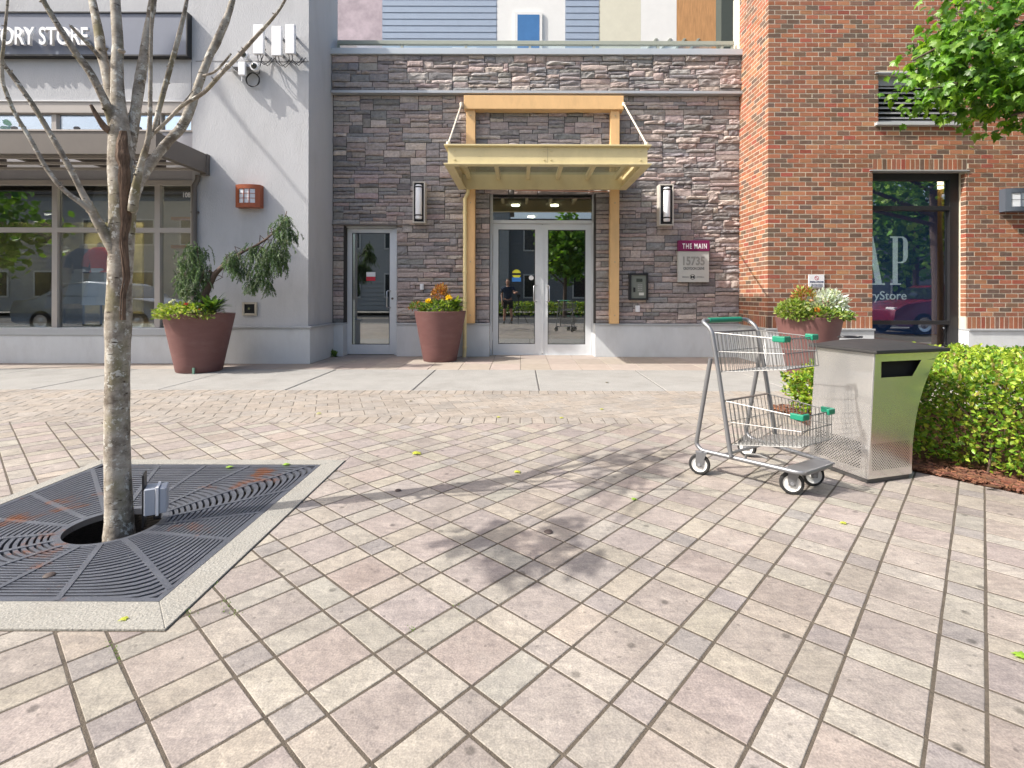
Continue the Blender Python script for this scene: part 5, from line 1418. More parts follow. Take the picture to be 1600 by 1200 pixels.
mb = MB(); mb.tube(rounded([(.28, -.19, .15), (.28, -.19, .175), (.35, -.17, .185), (.40, -.165, .175)], .02), .006, 6); mb.build('catch', m_wire, ct, smooth=True, local=True)
def basket(c, nm):
    """c: bl(back low) bh(back high) fl fh as (x, halfwidth, z)"""
    bl, bh, fl, fh = [Vector(q) for q in c]
    def pt(p, s): return Vector((p.x, s*p.y, p.z))
    b = MB(); r0, r1 = .0026, .0021
    def mix(a, q, t): return a+(q-a)*t
    # rims
    for t in (0, .52, 1):
        bb_, ff = mix(bl, bh, t), mix(fl, fh, t)
        b.tube([pt(bb_, -1), pt(ff, -1), pt(ff, 1), pt(bb_, 1), pt(bb_, -1)], r0 if t != 1 else .0036, 6)
    # uprights on the sides, front, back
    n = 17
    for k in range(n+1):
        t = k/n
        for s in (-1, 1): b.tube([pt(mix(bl, fl, t), s), pt(mix(bh, fh, t), s)], r1, 5, cap=False)
    for k in range(1, 11):
        s = -1+2*k/11
        b.tube([pt(fl, s), pt(fh, s)], r1, 5, cap=False)
        b.tube([pt(bl, s), pt(bh, s)], r1, 5, cap=False)
        b.tube([pt(bl, s), pt(fl, s)], r1, 5, cap=False)
    for k in range(1, 15):
        t = k/15; q = mix(bl, fl, t); b.tube([pt(q, -1), pt(q, 1)], r1, 5, cap=False)
    o = b.build(nm, m_wire, ct, smooth=True, local=True)
    for s in (-1, 1):
        mb = MB(); q = pt(fh, s)
        mb.obox(Matrix.Translation((q.x-.022, q.y+s*.004, q.z)) , .075, .018, .034); mb.obox(Matrix.Translation((q.x+.006, q.y-s*.025, q.z)), .018, .06, .034)
        mb.build('bumper', m_green, o, local=True, bevel=.006)
    mb = MB(); mb.tube([pt(bh, -1), pt(bh, 1)], .006, 6); mb.build('hinge_rod', M('dark_wire', (.16, .14, .13), .4, metal=.6, var=.1), o, smooth=True, local=True)
basket([(.115, .222, .635), (.075, .222, .875), (.51, .165, .695), (.49, .165, .86)], 'upper_basket')
basket([(.205, .222, .215), (.16, .222, .468), (.588, .155, .285), (.588, .155, .445)], 'lower_basket')
m_tyre = M('black_rubber', (.025, .025, .025), .8, var=.15); m_hub = M('white_wheel', (.62, .62, .60), .5, var=.06)
wheels = [Vector(q) for q in ((1.1065, 3.1669, 0), (1.5095, 2.8532, 0), (1.6987, 2.9793, 0), (1.5559, 3.5234, 0))]
inv = ct.matrix_basis.inverted() if False else (Matrix.Translation((Rr[0], Rr[1], 0)) @ Matrix.Rotation(math.atan2(cu_.y, cu_.x), 4, 'Z')).inverted()
for n, wp in enumerate(wheels):
    l = inv @ wp
    turn = (.55, .65, .95, .2)[n]
    Mx = Matrix.Translation((l.x, l.y, .0635)) @ Matrix.Rotation(turn, 4, 'Z')
    def ringmesh(prof, seg=28):
        b = MB(); b.lathe(prof, 0, 0, 0, seg, axis='y', cap=False); b.v = [tuple(Mx @ Vector(v)) for v in b.v]; return b
    cs = ringmesh([(.045, -.013), (.058, -.013), (.0625, -.008), (.0635, 0), (.0625, .008), (.058, .013), (.045, .013)])
    cst = MB(); 
    for s in (-1, 1):
        pl = [(-.018, -.012), (.018, -.012), (.022, .02), (.03+.012, .072), (-.03+.012, .072), (-.022, .02)]
        q0 = len(cst.v)
        cst.prism([(a, b_) for a, b_ in pl], s*.019-.0015, s*.019+.0015, 'y')
    cst.box(-.022, .042, -.0205, .0205, .0722, .0765)
    cst.tube([(.012, 0, .076), (.012, 0, .082)], .012, 10)
    cst.v = [tuple(Mx @ Vector(v)) for v in cst.v]
    fork = cst.build('caster', m_tube, ct, local=True)
    cs.build('tyre', m_tyre, fork, smooth=True, local=True)
    ringmesh([(.002, -.014), (.018, -.014), (.02, -.010), (.038, -.010), (.0455, -.0135), (.0455, .0135), (.038, .010), (.02, .010), (.018, .014), (.002, .014)]).build('wheel', m_hub, fork, smooth=False, local=True)
    b = MB(); b.tube([(0, -.026, 0), (0, .026, 0)], .009, 10); b.v = [tuple(Mx @ Vector(v)) for v in b.v]; b.build('axle', MATS['zinc'], fork, smooth=True, local=True)

# ------------------------------------------------------------------ hedge
hd = thing('box_hedge', 'bright green clipped hedge behind the bin in bark mulch', 'hedge', (3.6, 4.0, 0))
HP = [(2.58, 4.92), (2.62, 3.42), (2.88, 3.06), (3.36, 2.1), (3.75, .95), (5.2, .95), (5.2, 4.92)]
def in_h(x, y, d=0):
    c = False; n = len(HP); j = n-1
    for i in range(n):
        if (HP[i][1] > y) != (HP[j][1] > y) and x < (HP[j][0]-HP[i][0])*(y-HP[i][1])/(HP[j][1]-HP[i][1])+HP[i][0]: c = not c
        j = i
    return c
def edge_d(x, y):
    best = 9
    for i in range(len(HP)):
        a, b_ = Vector(HP[i]), Vector(HP[(i+1) % len(HP)]); p = Vector((x, y)); t = max(0, min(1, (p-a).dot(b_-a)/(b_-a).length_squared)); best = min(best, (a+(b_-a)*t-p).length)
    return best
def top_h(x, y):
    return .615 + .04*mnoise.noise(Vector((x*2.3, y*2.3, 1))) + .03*mnoise.noise(Vector((x*6, y*6, 4))) - (.25*max(0, (y-4.35)/.6)*max(0, 1-(x-2.58)/.5))
HG = [(.20, .33, .03), (.27, .40, .04), (.15, .28, .03), (.34, .45, .055), (.08, .18, .02), (.40, .45, .07), (.11, .22, .025), (.25, .2, .06)]
mb = MB(); cnt = 0
random.seed(21)
while cnt < 66000:
    x, y = rnd(2.5, 5.2), rnd(.9, 5.0)
    if not in_h(x, y): continue
    d = edge_d(x, y)
    if d > .2 and random.random() < .80: continue           # dense shell at the edge, thinner inside
    th = top_h(x, y) - max(0, .12-d)**2*8
    if d < .2: z = rnd(.03, th) if random.random() < .88 else th-rnd(0, .05)
    else: z = th - abs(random.gauss(0, .04))
    lump = .05*mnoise.noise(Vector((x*5, y*5, z*5)))
    dn = rdir(-.1, 1)
    if d < .16: dn = (dn+Vector((-.7, -.5, 0))*1.0).normalized()
    p = Vector((x+dn.x*lump, y+dn.y*lump, z+abs(lump)*.5))
    mb.cur = shade(random.choice(HG), rnd(.65, 1.2), .06)
    leaf(mb, p, (dn+rdir()*.8), rdir(), rnd(.027, .044), rnd(.018, .029), .25); cnt += 1
for k in range(60):                                             # long shoots above the top
    x, y = rnd(2.7, 4.6), rnd(2.9, 4.6)
    if not in_h(x, y): continue
    z = top_h(x, y)
    for q in range(9):
        mb.cur = shade(HG[3], rnd(.8, 1.2), .06); leaf(mb, Vector((x, y, z+q*.009)), rdir(0, 1), rdir(), .034, .022)
for k in range(260):                                            # low shoots at the far end
    p = W(rnd(1229, 1254), rnd(584, 618), 4.85); p.x += 0; p.y += rnd(-.12, .12)
    mb.cur = shade(random.choice(HG), rnd(.65, 1.1), .06); leaf(mb, p, rdir(-.5, .8), rdir(), .042, .028)
mb.build('foliage', leaf_mat('hedge_leaf', (1, 1, 1), .3, .35), hd)
mb = MB()
for k in range(260):
    x, y = rnd(2.7, 5.1), rnd(1., 4.8)
    if not in_h(x, y): continue
    a = Vector((x, y, 0)); pts = [a, a+Vector((rnd(-.05, .05), rnd(-.05, .05), .2)), a+Vector((rnd(-.12, .12), rnd(-.12, .12), .45))]
    mb.tube(pts, [.008, .006, .003], 5)
mb.build('stems', M('twig', (.09, .06, .04), .9, var=.3), hd, kind='stuff')
random.seed(33)
# ------------------------------------------------------------------ tree pit with iron grate
gx0, gx1, gy0, gy1 = -2.70, -1.29, 1.835, 3.315
gc = Vector((-1.93, 2.44))
tg = thing('tree_grate', 'rust stained cast iron tree grate in pale concrete frame', 'tree grate', (gc.x, gc.y, 0))
m_frame = M('grate_concrete', (.27, .262, .235), .9, var=.10, scale=6, bump=.5, bscale=110, dirt=.2, dscale=5, dcol=(.3, .27, .22), spec=.2)
add_speckle(m_frame, 150, .8, 1.15)
o0, o1, o2, o3 = GR_OUT
for nm, pl in (('f', [(o0, o2), (o1, o2), (gx1+.004, gy0-.004), (gx0-.004, gy0-.004)]), ('r', [(o1, o2), (o1, o3), (gx1+.004, gy1+.004), (gx1+.004, gy0-.004)]), ('b', [(o1, o3), (o0, o3), (gx0-.004, gy1+.004), (gx1+.004, gy1+.004)]), ('l', [(o0, o3), (o0, o2), (gx0-.004, gy0-.004), (gx0-.004, gy1+.004)])):
    mb = MB(); mb.prism(list(reversed(pl)), -.2, .006, 'z'); mb.build('concrete_edging', m_frame, tg, bevel=.003)
m_iron = M('cast_iron', (.135, .145, .17), .38, metal=.55, var=.18, scale=9, bump=.35, bscale=160, dirt=.85, dscale=2.7, dcol=(.26, .095, .035))
for nd in m_iron.node_tree.nodes:                      # rust only in patches
    if nd.type == 'MAP_RANGE' and abs(nd.inputs[1].default_value-.5) < 1e-4: nd.inputs[1].default_value = .575; nd.inputs[2].default_value = .66
def ring_pts(r, n):
    """ring that turns from a circle at the trunk to the square edge"""
    t = min(1, max(0, (r-.2)/.55)); p = 2 + 4*t*t + 14*t**5
    out = []
    for k in range(n):
        a = 2*math.pi*k/n; c, s = math.cos(a), math.sin(a)
        q = (abs(c)**p + abs(s)**p)**(-1/p)
        out.append((c*q*r, s*q*r))
    return out
NSEG = 128
hx, hy = (gx1-gx0)/2, (gy1-gy0)/2
ccx, ccy = (gx0+gx1)/2, (gy0+gy1)/2
def grp(r):
    t = min(1, max(0, (r-.2)/.55))
    o = []
    for x, y in ring_pts(r, NSEG):
        bx, by = gc.x*(1-t)+ccx*t, gc.y*(1-t)+ccy*t
        o.append((max(gx0+.002, min(gx1-.002, bx+x*(1-t+t*hx/.71))), max(gy0+.002, min(gy1-.002, by+y*(1-t+t*hy/.71)))))
    return o
bars = MB()
r = .215; k = 0
RMAX = .70
while r < RMAX:
    a, b_ = grp(r), grp(r+.0135)
    for j in range(NSEG):
        i2 = (j+1) % NSEG
        q = [a[j], b_[j], b_[i2], a[i2]]
        n = len(bars.v)
        bars.v += [(x, y, .002) for x, y in q] + [(x, y, -.02) for x, y in q]
        bars.face((n, n+1, n+2, n+3)); bars.face((n+1, n+5, n+6, n+2)); bars.face((n+3, n+7, n+4, n))
    r += .0225
bars.build('slotted_bars', m_iron, tg, kind='stuff')
mb = MB(); a, b_ = grp(.19), grp(.2165)
for j in range(NSEG):
    i2 = (j+1) % NSEG; q = [a[j], b_[j], b_[i2], a[i2]]; n = len(mb.v)
    mb.v += [(x, y, .004) for x, y in q] + [(x, y, -.025) for x, y in q]
    mb.face((n, n+1, n+2, n+3)); mb.face((n, n+3, n+7, n+4)); mb.face((n+1, n+5, n+6, n+2))
mb.build('inner_rim', m_iron, tg)
mb = MB(); e = .022
for q in ((gx0, gx0+e, gy0, gy1), (gx1-e, gx1, gy0, gy1), (gx0+e, gx1-e, gy0, gy0+e), (gx0+e, gx1-e, gy1-e, gy1)): mb.box(q[0], q[1], q[2], q[3], -.03, .0035)
mb.build('outer_rim', m_iron, tg)
for k in range(16):
    ang = math.pi*2*k/16 + .06
    j = int(round(ang/(2*math.pi)*NSEG)) % NSEG
    path = [grp(.2+.0501*t)[j] for t in range(11)]
    mb = MB(); w = .011
    for p, q in zip(path[:-1], path[1:]):
        d = Vector((q[0]-p[0], q[1]-p[1])); 
        if d.length < 1e-5: continue
        d.normalize(); s = Vector((-d.y, d.x))*w
        n = len(mb.v)
        for pp in (p, q):
            for sg in (-1, 1):
                mb.v.append((pp[0]+s.x*sg, pp[1]+s.y*sg, .0045)); mb.v.append((pp[0]+s.x*sg, pp[1]+s.y*sg, -.02))
        mb.face((n, n+4, n+6, n+2)); mb.face((n, n+1, n+5, n+4)); mb.face((n+2, n+6, n+7, n+3))
    mb.build('rib', m_iron, tg)
mb = MB(); mb.poly([(gx0-.01, gy0-.01, -.17), (gx1+.01, gy0-.01, -.17), (gx1+.01, gy1+.01, -.17), (gx0-.01, gy1+.01, -.17)])
mb.build('pit_soil', M('pit_soil', (.018, .015, .012), .95, var=.5, scale=40, bump=1, bscale=80), tg)
# power box beside the trunk
eb = thing('outdoor_socket_box', 'grey outdoor socket box on dark bracket beside the tree trunk', 'socket box', (-1.70, 2.55, 0))
c = G(228, 806); z0, z1 = .05, .20
Mx = Matrix.Translation((-1.735, 2.47, .125)) @ Matrix.Rotation(math.radians(-8), 4, 'Z')
cW = W(238, 780, 2.47)
Mx = Matrix.Translation((cW.x, 2.47, cW.z)) @ Matrix.Rotation(math.radians(28), 4, 'Z')
def ob(sx, sy, sz, tx, ty, tz, nm, mt, bev=.004):
    mb = MB(); mb.obox(Mx @ Matrix.Translation((tx, ty, tz)), sx, sy, sz); return mb.build(nm, mt, eb, bevel=bev)
m_gbox = M('grey_plastic', (.36, .39, .44), .45, var=.04)
ob(.045, .09, .125, -.005, 0, 0, 'case', m_gbox); ob(.012, .098, .135, .0245, 0, 0, 'gasket', m_white, .002); ob(.03, .088, .122, .047, 0, 0, 'cover', m_gbox, .006)
ob(.008, .085, .25, -.034, .02, -.0, 'bracket', m_black, .002); ob(.03, .03, .03, .02, .0, -.078, 'gland', m_black, .003)

# ------------------------------------------------------------------ street tree on the left
tr = thing('street_tree', 'young pale barked street tree with bare branches in the iron grate', 'tree', (-1.9, 2.44, 0))
m_bark = bpy.data.materials.new('lichen_bark'); m_bark.use_nodes = True
nt = m_bark.node_tree; N = nt.nodes; L = nt.links; p_ = N['Principled BSDF']; p_.inputs['Roughness'].default_value = .9; p_.inputs['Specular IOR Level'].default_value = .2
tc = N.new('ShaderNodeTexCoord')
def nz_(scale, det, rough=.6, st=None):
    n = N.new('ShaderNodeTexNoise'); n.inputs['Scale'].default_value = scale; n.inputs['Detail'].default_value = det; n.inputs['Roughness'].default_value = rough
    if st:
        m_ = N.new('ShaderNodeMapping'); m_.inputs['Scale'].default_value = st; L.new(tc.outputs['Object'], m_.inputs[0]); L.new(m_.outputs[0], n.inputs['Vector'])
    else: L.new(tc.outputs['Object'], n.inputs['Vector'])
    return n.outputs['Fac']
def mixc(f, a, b_, lo, hi):
    mr = N.new('ShaderNodeMapRange'); mr.inputs[1].default_value = lo; mr.inputs[2].default_value = hi; L.new(f, mr.inputs[0])
    mx = N.new('ShaderNodeMix'); mx.data_type = 'RGBA'; L.new(mr.outputs[0], mx.inputs[0])
    for q, i in ((a, 6), (b_, 7)):
        if isinstance(q, tuple): mx.inputs[i].default_value = (*q, 1)
        else: L.new(q, mx.inputs[i])
    return mx.outputs[2]
c1 = mixc(nz_(11, 6, .7), (.15, .125, .098), (.40, .365, .31), .38, .60)
c1 = mixc(nz_(6, 5, st=(1, 1, .6)), c1, (.19, .17, .085), .54, .70)           # moss
c1 = mixc(nz_(24, 6, .75), c1, (.52, .51, .46), .555, .60)                            # lichen spots
c1 = mixc(nz_(22, 2, st=(1, 1, 4.5)), c1, (.06, .045, .035), .665, .70)         # dark lenticels
L.new(c1, p_.inputs['Base Color'])
bm = N.new('ShaderNodeBump'); bm.inputs['Strength'].default_value = .7; bm.inputs['Distance'].default_value = .006
L.new(nz_(38, 5, .7, (1, 1, 2.2)), bm.inputs['Height']); L.new(bm.outputs[0], p_.inputs['Normal'])
MATS['lichen_bark'] = m_bark
TY = 2.44
def TP(x, y, dy=0.0): return W(x, y, TY+dy)
def catmull(pts, sub=6):
    out = []
    P = [pts[0]]+list(pts)+[pts[-1]]
    for i in range(1, len(P)-2):
        for k in range(sub):
            t = k/sub
            out.append(.5*((2*P[i])+(P[i+1]-P[i-1])*t+(2*P[i-1]-5*P[i]+4*P[i+1]-P[i+2])*t*t+(3*P[i]-P[i-1]-3*P[i+1]+P[i+2])*t**3))
    out.append(P[-2]); return out
def branch(mb, spec, seg=14, wob=.05):
    """spec: (px, py, width px, dy)"""
    pts = [Vector((*TP(x, y, dy), w*(TY+dy)/F_PX/2/math.hypot(1, (x-CX)/F_PX))) for x, y, w, dy in spec]
    sm = catmull(pts, 7)
    ps = [Vector(p[:3]) for p in sm]; rs = [max(.002, p[3]*(1+wob*mnoise.noise(Vector((p[0]*30, p[2]*30, 5))))) for p in sm]
    mb.tube(ps, rs, seg)
    return ps
mb = MB()
branch(mb, [(186, 880, 60, 0), (186, 832, 52, 0), (186, 800, 47, 0), (184, 740, 44, 0), (183, 660, 42, 0), (184, 560, 41, 0), (185, 500, 44, 0), (187, 440, 41, 0), (190, 370, 43, 0), (192, 310, 46, 0), (190, 255, 46, .0), (187, 205, 36, .0), (184, 150, 24, .02), (183, 100, 21, .05), (184, 66, 19, .07), (180, 0, 17, .1), (176, -90, 14, .16), (170, -260, 9, .25)], 22)
mb.build('trunk', m_bark, tr, smooth=True)
mb = MB()      # torn bark wound
wp = [(193, 205, 5), (190, 225, 11), (192, 250, 10), (195, 275, 11), (194, 310, 8), (197, 345, 7), (193, 375, 6), (196, 410, 5), (198, 435, 3), (193, 460, 3), (192, 500, 2.5)]
def trunk_r(y):
    T = ((205, .042), (255, .054), (310, .055), (370, .051), (440, .049), (500, .053))
    for (a, ra), (b_, rb) in zip(T[:-1], T[1:]):
        if y <= b_: return ra+(rb-ra)*max(0, (y-a)/(b_-a))
    return T[-1][1]
def trunk_x(y): return 192 + (y-310)*(-.035 if y > 310 else .03)
for off, sc_ in ((0, 1.5), (-3.5, .7), (4, .8), (2, 1.0)):
    pts = []
    for x, y, w in wp:
        xx = x+off+rnd(-1.2, 1.2); rw = w*sc_*TY/F_PX/2*rnd(.7, 1.25); dx = (xx-trunk_x(y))*TY/F_PX; rt = trunk_r(y)
        pts.append(Vector((*W(xx, y, TY-math.sqrt(max(1e-4, rt*rt-dx*dx))+.62*rw), rw)))
    sm = catmull(pts, 8)
    mb.tube([Vector(p[:3]) for p in sm], [max(.001, p[3]*(1+.28*mnoise.noise(Vector((p[0]*30, p[2]*22, off))))) for p in sm], 8)
wd = mb.build('bark_wound', M('torn_bark', (.13, .085, .058), .9, var=.75, scale=45, bump=1, bscale=50, stretch=(1, 1, .3)), tr, smooth=True)
wd['label'] = 'dark brown torn bark scar'
BR = [
 [(182, 395, 26, -.02), (166, 368, 22, -.04), (152, 345, 18, -.06), (143, 328, 15, -.08), (128, 300, 12, -.10), (112, 268, 11.5, -.12), (82, 215, 10.5, -.14), (52, 165, 10, -.16), (22, 122, 9.5, -.18), (3, 96, 9, -.2), (-40, 20, 7, -.24), (-80, -70, 5, -.3)],
 [(146, 332, 12, -.08), (128, 318, 10.5, -.12), (100, 297, 9.5, -.16), (74, 265, 9, -.18), (46, 215, 8.5, -.2), (24, 178, 8, -.22), (10, 145, 8, -.24), (4, 125, 7.5, -.25), (3, 95, 7, -.26), (6, 66, 6, -.27), (14, -20, 4, -.3)],
 [(184, 215, 24, 0), (173, 180, 18, -.02), (160, 150, 15.5, -.05), (140, 112, 14, -.08), (120, 85, 13, -.1), (105, 62, 12, -.12), (70, 5, 10, -.16), (30, -80, 7, -.22)],
 [(182, 175, 16, .02), (172, 145, 17, .03), (165, 110, 17, .05), (157, 75, 18, .08), (154, 50, 17, .1), (140, -20, 12, .16), (120, -120, 8, .25)],
 [(160, 95, 8, .05), (148, 80, 8, .03), (135, 66, 8, .0), (110, 40, 6, -.05)],
 [(200, 240, 22, .03), (208, 200, 20, .05), (213, 165, 19, .07), (218, 130, 19, .1), (224, 92, 17, .12), (229, 62, 16, .14), (240, -10, 12, .2), (250, -120, 8, .3)],
 [(207, 330, 18, -.04), (212, 295, 15, -.06), (222, 250, 11, -.08), (230, 225, 10, -.09), (234, 190, 8, -.10), (235, 135, 7, -.11), (236, 66, 6, -.12), (240, -60, 4, -.16)],
 [(234, 216, 8, -.07), (242, 198, 9, -.06), (250, 165, 9, -.05), (262, 120, 9, -.04), (277, 66, 8.5, -.03), (292, 0, 6, 0), (305, -90, 4, .05)],
 [(208, 310, 22, -.02), (217, 285, 20, .0), (235, 256, 18, .03), (262, 222, 17, .06), (284, 198, 17, .09), (299, 165, 16, .11), (313, 125, 14, .13), (327, 88, 13, .15), (340, 62, 14, .17), (362, 5, 10, .2), (380, -90, 7, .25)],
 [(241, 208, 6, -.06), (262, 188, 6.5, -.09), (285, 165, 7, -.12), (318, 145, 7, -.15), (345, 116, 7.5, -.18), (370, 90, 7, -.2), (392, 66, 6.5, -.22), (440, 10, 4.5, -.28), (470, -60, 3, -.3)],
 [(318, 118, 4, .12), (334, 113, 4, .08), (347, 101, 4.5, .06), (361, 84, 3, .04)],
 [(264, 185, 3, -.1), (283, 165, 3, -.08), (301, 142, 2, -.06)],
]
for sp_ in BR:
    mb = MB(); branch(mb, sp_, 12 if sp_[0][2] > 10 else 9, .10); mb.build('branch', m_bark, tr, smooth=True)
mb = MB(); branch(mb, [(172, 205, 14, -.03), (163, 198, 13, -.04), (152, 182, 10, -.06), (142, 164, 6, -.07)], 10); mb.build('broken_stub', MATS['torn_bark'], tr, smooth=True)
for x, y, r in ((170, 495, .016), (204, 330, .018), (190, 80, .016), (212, 260, .014)):
    mb = MB(); p = TP(x, y, -.025); mb.lathe([(.001, -r*.5), (r*.8, -r*.4), (r, 0), (r*.8, r*.5), (.001, r*.6)], p.x, p.y, p.z, 10); mb.build('knot', m_bark, tr, smooth=True)
mb = MB()      # short spurs and bud scars along the branches
for sp_ in BR[:10]:
    for (xa, ya, wa, da), (xb, yb2, wb, db) in zip(sp_[1:-1], sp_[2:]):
        for _ in range(2):
            t = random.random(); w = wa+(wb-wa)*t
            p = TP(xa+(xb-xa)*t, ya+(yb2-ya)*t, da+(db-da)*t); rr = w*TY/F_PX/2*.78
            d = rdir(); d.y -= .3; d.normalize()
            mb.tube([p+d*rr*.6, p+d*(rr+rnd(.001, .004)), p+d*(rr+rnd(.004, .010))+Vector((0, 0, rnd(0, .004)))], [rr*.5, rr*.32, rr*.16], 6)
mb.build('spurs', m_bark, tr, smooth=True, kind='stuff')
# leafy twig ends above the picture: these throw the soft leaf shadow on the paving
def maple(mb, p, d, up, s):
    d = d.normalized(); sd = d.cross(up)
    if sd.length < 1e-4: sd = d.cross(Vector((0, 1, 0)))
    sd.normalize(); nr = sd.cross(d)
    out = [(0, 0), (.10, .06), (.34, .02), (.26, .2), (.52, .36), (.34, .46), (.30, .62), (.16, .62), (0, 1), (-.16, .62), (-.30, .62), (-.34, .46), (-.52, .36), (-.26, .2), (-.34, .02), (-.10, .06)]
    n = len(mb.v)
    for a, b_ in out: mb.v.append(tuple(p + sd*a*s + d*b_*s - nr*(a*a*.7+b_*b_*.22)*s))
    c = len(mb.v); mb.v.append(tuple(p + d*.36*s + nr*.03*s))
    k = len(out)
    for i in range(k): mb.face((n+i, n+(i+1) % k, c))
mb = MB(); tw = MB()
tv = -travel
def canopy_for(sx, sy, z):           # point at height z whose shadow falls on ground point (sx, sy)
    t = z/tv.z; return Vector((sx+tv.x*t, sy+tv.y*t, z))
for (px_, py_, n_, rr) in ((815, 880, 70, .17), (740, 845, 40, .13), (860, 850, 34, .12), (905, 880, 22, .10), (790, 838, 30, .12), (885, 818, 20, .1), (940, 752, 40, .2), (1010, 738, 34, .2), (960, 715, 36, .22), (1050, 715, 26, .2)):
    g = G(px_, py_); c = canopy_for(g.x, g.y, 2.75 if py_ > 800 else 3.5)
    tw.tube([Vector((-1.95, 2.5, 2.9)), (Vector((-1.95, 2.5, 2.9))+c)/2+Vector((0, 0, .15)), c], [.012, .009, .004], 6)
    for _ in range(int(n_*1.1)):
        p = c+rdir()*rr*rnd(.2, 1); mb.cur = shade(random.choice([(.10, .2, .03), (.14, .26, .04)]), rnd(.7, 1.2), .06)
        maple(mb, p, rdir(-1, .3), rdir(), rnd(.06, .1))
mb.build('crown', m_leaf, tr); tw.build('branch', m_bark, tr, smooth=True)

# ------------------------------------------------------------------ maple hanging in at top right
mt_ = thing('maple_tree', 'leafy green maple crown hanging in at the top right corner', 'tree', (9.4, 5.2, 0))
mb = MB(); mb.tube(catmull([Vector((9.4, 5.2, 0)), Vector((9.38, 5.22, 1.5)), Vector((9.3, 5.25, 3)), Vector((9.3, 5.3, 5)), Vector((9.3, 5.4, 7.0))], 6), .11, 14); mb.build('trunk', MATS['conifer_bark'], mt_, smooth=True)
MY = 6.1
mb = MB()
bl = [[Vector((9.3, 5.25, 2.9)), W(1700, 130, 6.0), W(1590, 115, MY), W(1520, 125, MY), W(1450, 140, MY-.1)], [Vector((9.3, 5.25, 3.4)), W(1680, 40, 6.1), W(1560, 55, MY), W(1480, 70, MY), W(1425, 95, MY-.1)], [Vector((9.3, 5.25, 2.7)), W(1720, 190, 5.9), W(1640, 170, 5.9), W(1580, 180, 5.9)], [Vector((9.3, 5.3, 4.2)), W(1640, -60, 6.2), W(1500, -40, 6.2)]]
for b_ in bl:
    c_ = catmull(b_, 6); mb.tube(c_, [.05-.044*i/len(c_) for i in range(len(c_))], 8)
mb.build('branch', MATS['conifer_bark'], mt_, smooth=True)
MG = [(.08, .18, .02), (.10, .22, .025), (.14, .28, .03), (.05, .12, .02), (.19, .33, .04)]
zones = [(1440, 90, 22, 170), (1430, 120, 16, 90), (1425, 150, 9, 34), (1452, 150, 16, 80), (1470, 100, 30, 240), (1500, 130, 30, 280), (1530, 100, 35, 330), (1560, 140, 32, 300), (1590, 110, 40, 330), (1500, 165, 14, 60), (1535, 170, 18, 110), (1520, 183, 8, 22), (1575, 165, 20, 100), (1600, 180, 16, 110), (1462, 165, 8, 26), (1436, 158, 6, 14), (1585, 196, 8, 28),
         (1480, 50, 36, 240), (1540, 40, 45, 330), (1600, 50, 45, 300), (1450, 55, 20, 90), (1560, -20, 50, 260), (1480, -10, 40, 160), (1640, 120, 45, 260), (1650, 40, 50, 260)]
mb = MB()
for zx, zy, zr, n_ in zones:
    for _ in range(int(n_*.62)):
        p = W(zx+22+random.gauss(0, zr*.42), zy-5+random.gauss(0, zr*.40), MY); p.y += random.gauss(0, .32)
        d = (Vector((rnd(-.9, .5), rnd(-.8, .5), rnd(-1, -.15)))).normalized()
        mb.cur = shade(random.choice(MG), rnd(.75, 1.25), .06)
        maple(mb, p, d, Vector((rnd(-.5, .5), rnd(-.6, .6), 1)), rnd(.085, .15))
for _ in range(2600):                 # rest of the crown, out of the picture
    d = rdir(); p = Vector((8.2+d.x*1.9*rnd(.4, 1), 5.8+d.y*1.5*rnd(.4, 1), 4.7+d.z*1.6*rnd(.3, 1)))
    if p.x < 6.6 and p.z < 3.6: continue
    mb.cur = shade(random.choice(MG), rnd(.7, 1.2), .06)
    maple(mb, p, rdir(-1, .2), Vector((rnd(-.5, .5), rnd(-.6, .6), 1)), rnd(.09, .15))
mb.build('crown', leaf_mat('maple_leaf', (1, 1, 1), .42, .38), mt_)

# bare tree beyond the left edge: its branches shade the pier
bt_ = thing('bare_tree', 'slender bare tree left of the picture throwing branch shadows on the pier', 'tree', (-11.4, 6.2, 0))
mb = MB(); mb.tube(catmull([Vector((-11.4, 6.2, 0)), Vector((-11.35, 6.25, 3)), Vector((-11.3, 6.3, 6)), Vector((-11.0, 6.4, 9))], 5), [.08-.055*k/15 for k in range(16)], 10); mb.build('trunk', m_bark, bt_, smooth=True)
def wall_sh(px_, py_, k):            # point k metres before the pier whose shadow falls on this spot of it
    w = W(px_, py_, YP); t = k/travel.y; return w - travel*t
mb = MB()
for br, rr in (([(322, 110), (345, 150), (372, 185), (395, 215), (430, 255), (481, 318)], (.05, .048, .04, .032, .024, .018)), ([(300, 400), (360, 470), (420, 540), (450, 585)], (.06, .05, .045, .04)), ([(380, 400), (440, 470), (478, 520), (500, 560)], (.05, .045, .04, .03)), ([(250, 520), (290, 560), (320, 600)], (.06, .05, .04))):
    p_ = [wall_sh(a, b_, 1.75) for a, b_ in br]
    c_ = catmull([Vector((-11.1, 6.35, p_[0].z-.9))]+p_, 4); n_ = len(c_); rl_ = [rr[min(len(rr)-1, int(i/n_*len(rr)))] for i in range(n_)]
    mb = MB(); mb.tube(c_, rl_, 8); mb.build('branch', m_bark, bt_, smooth=True)
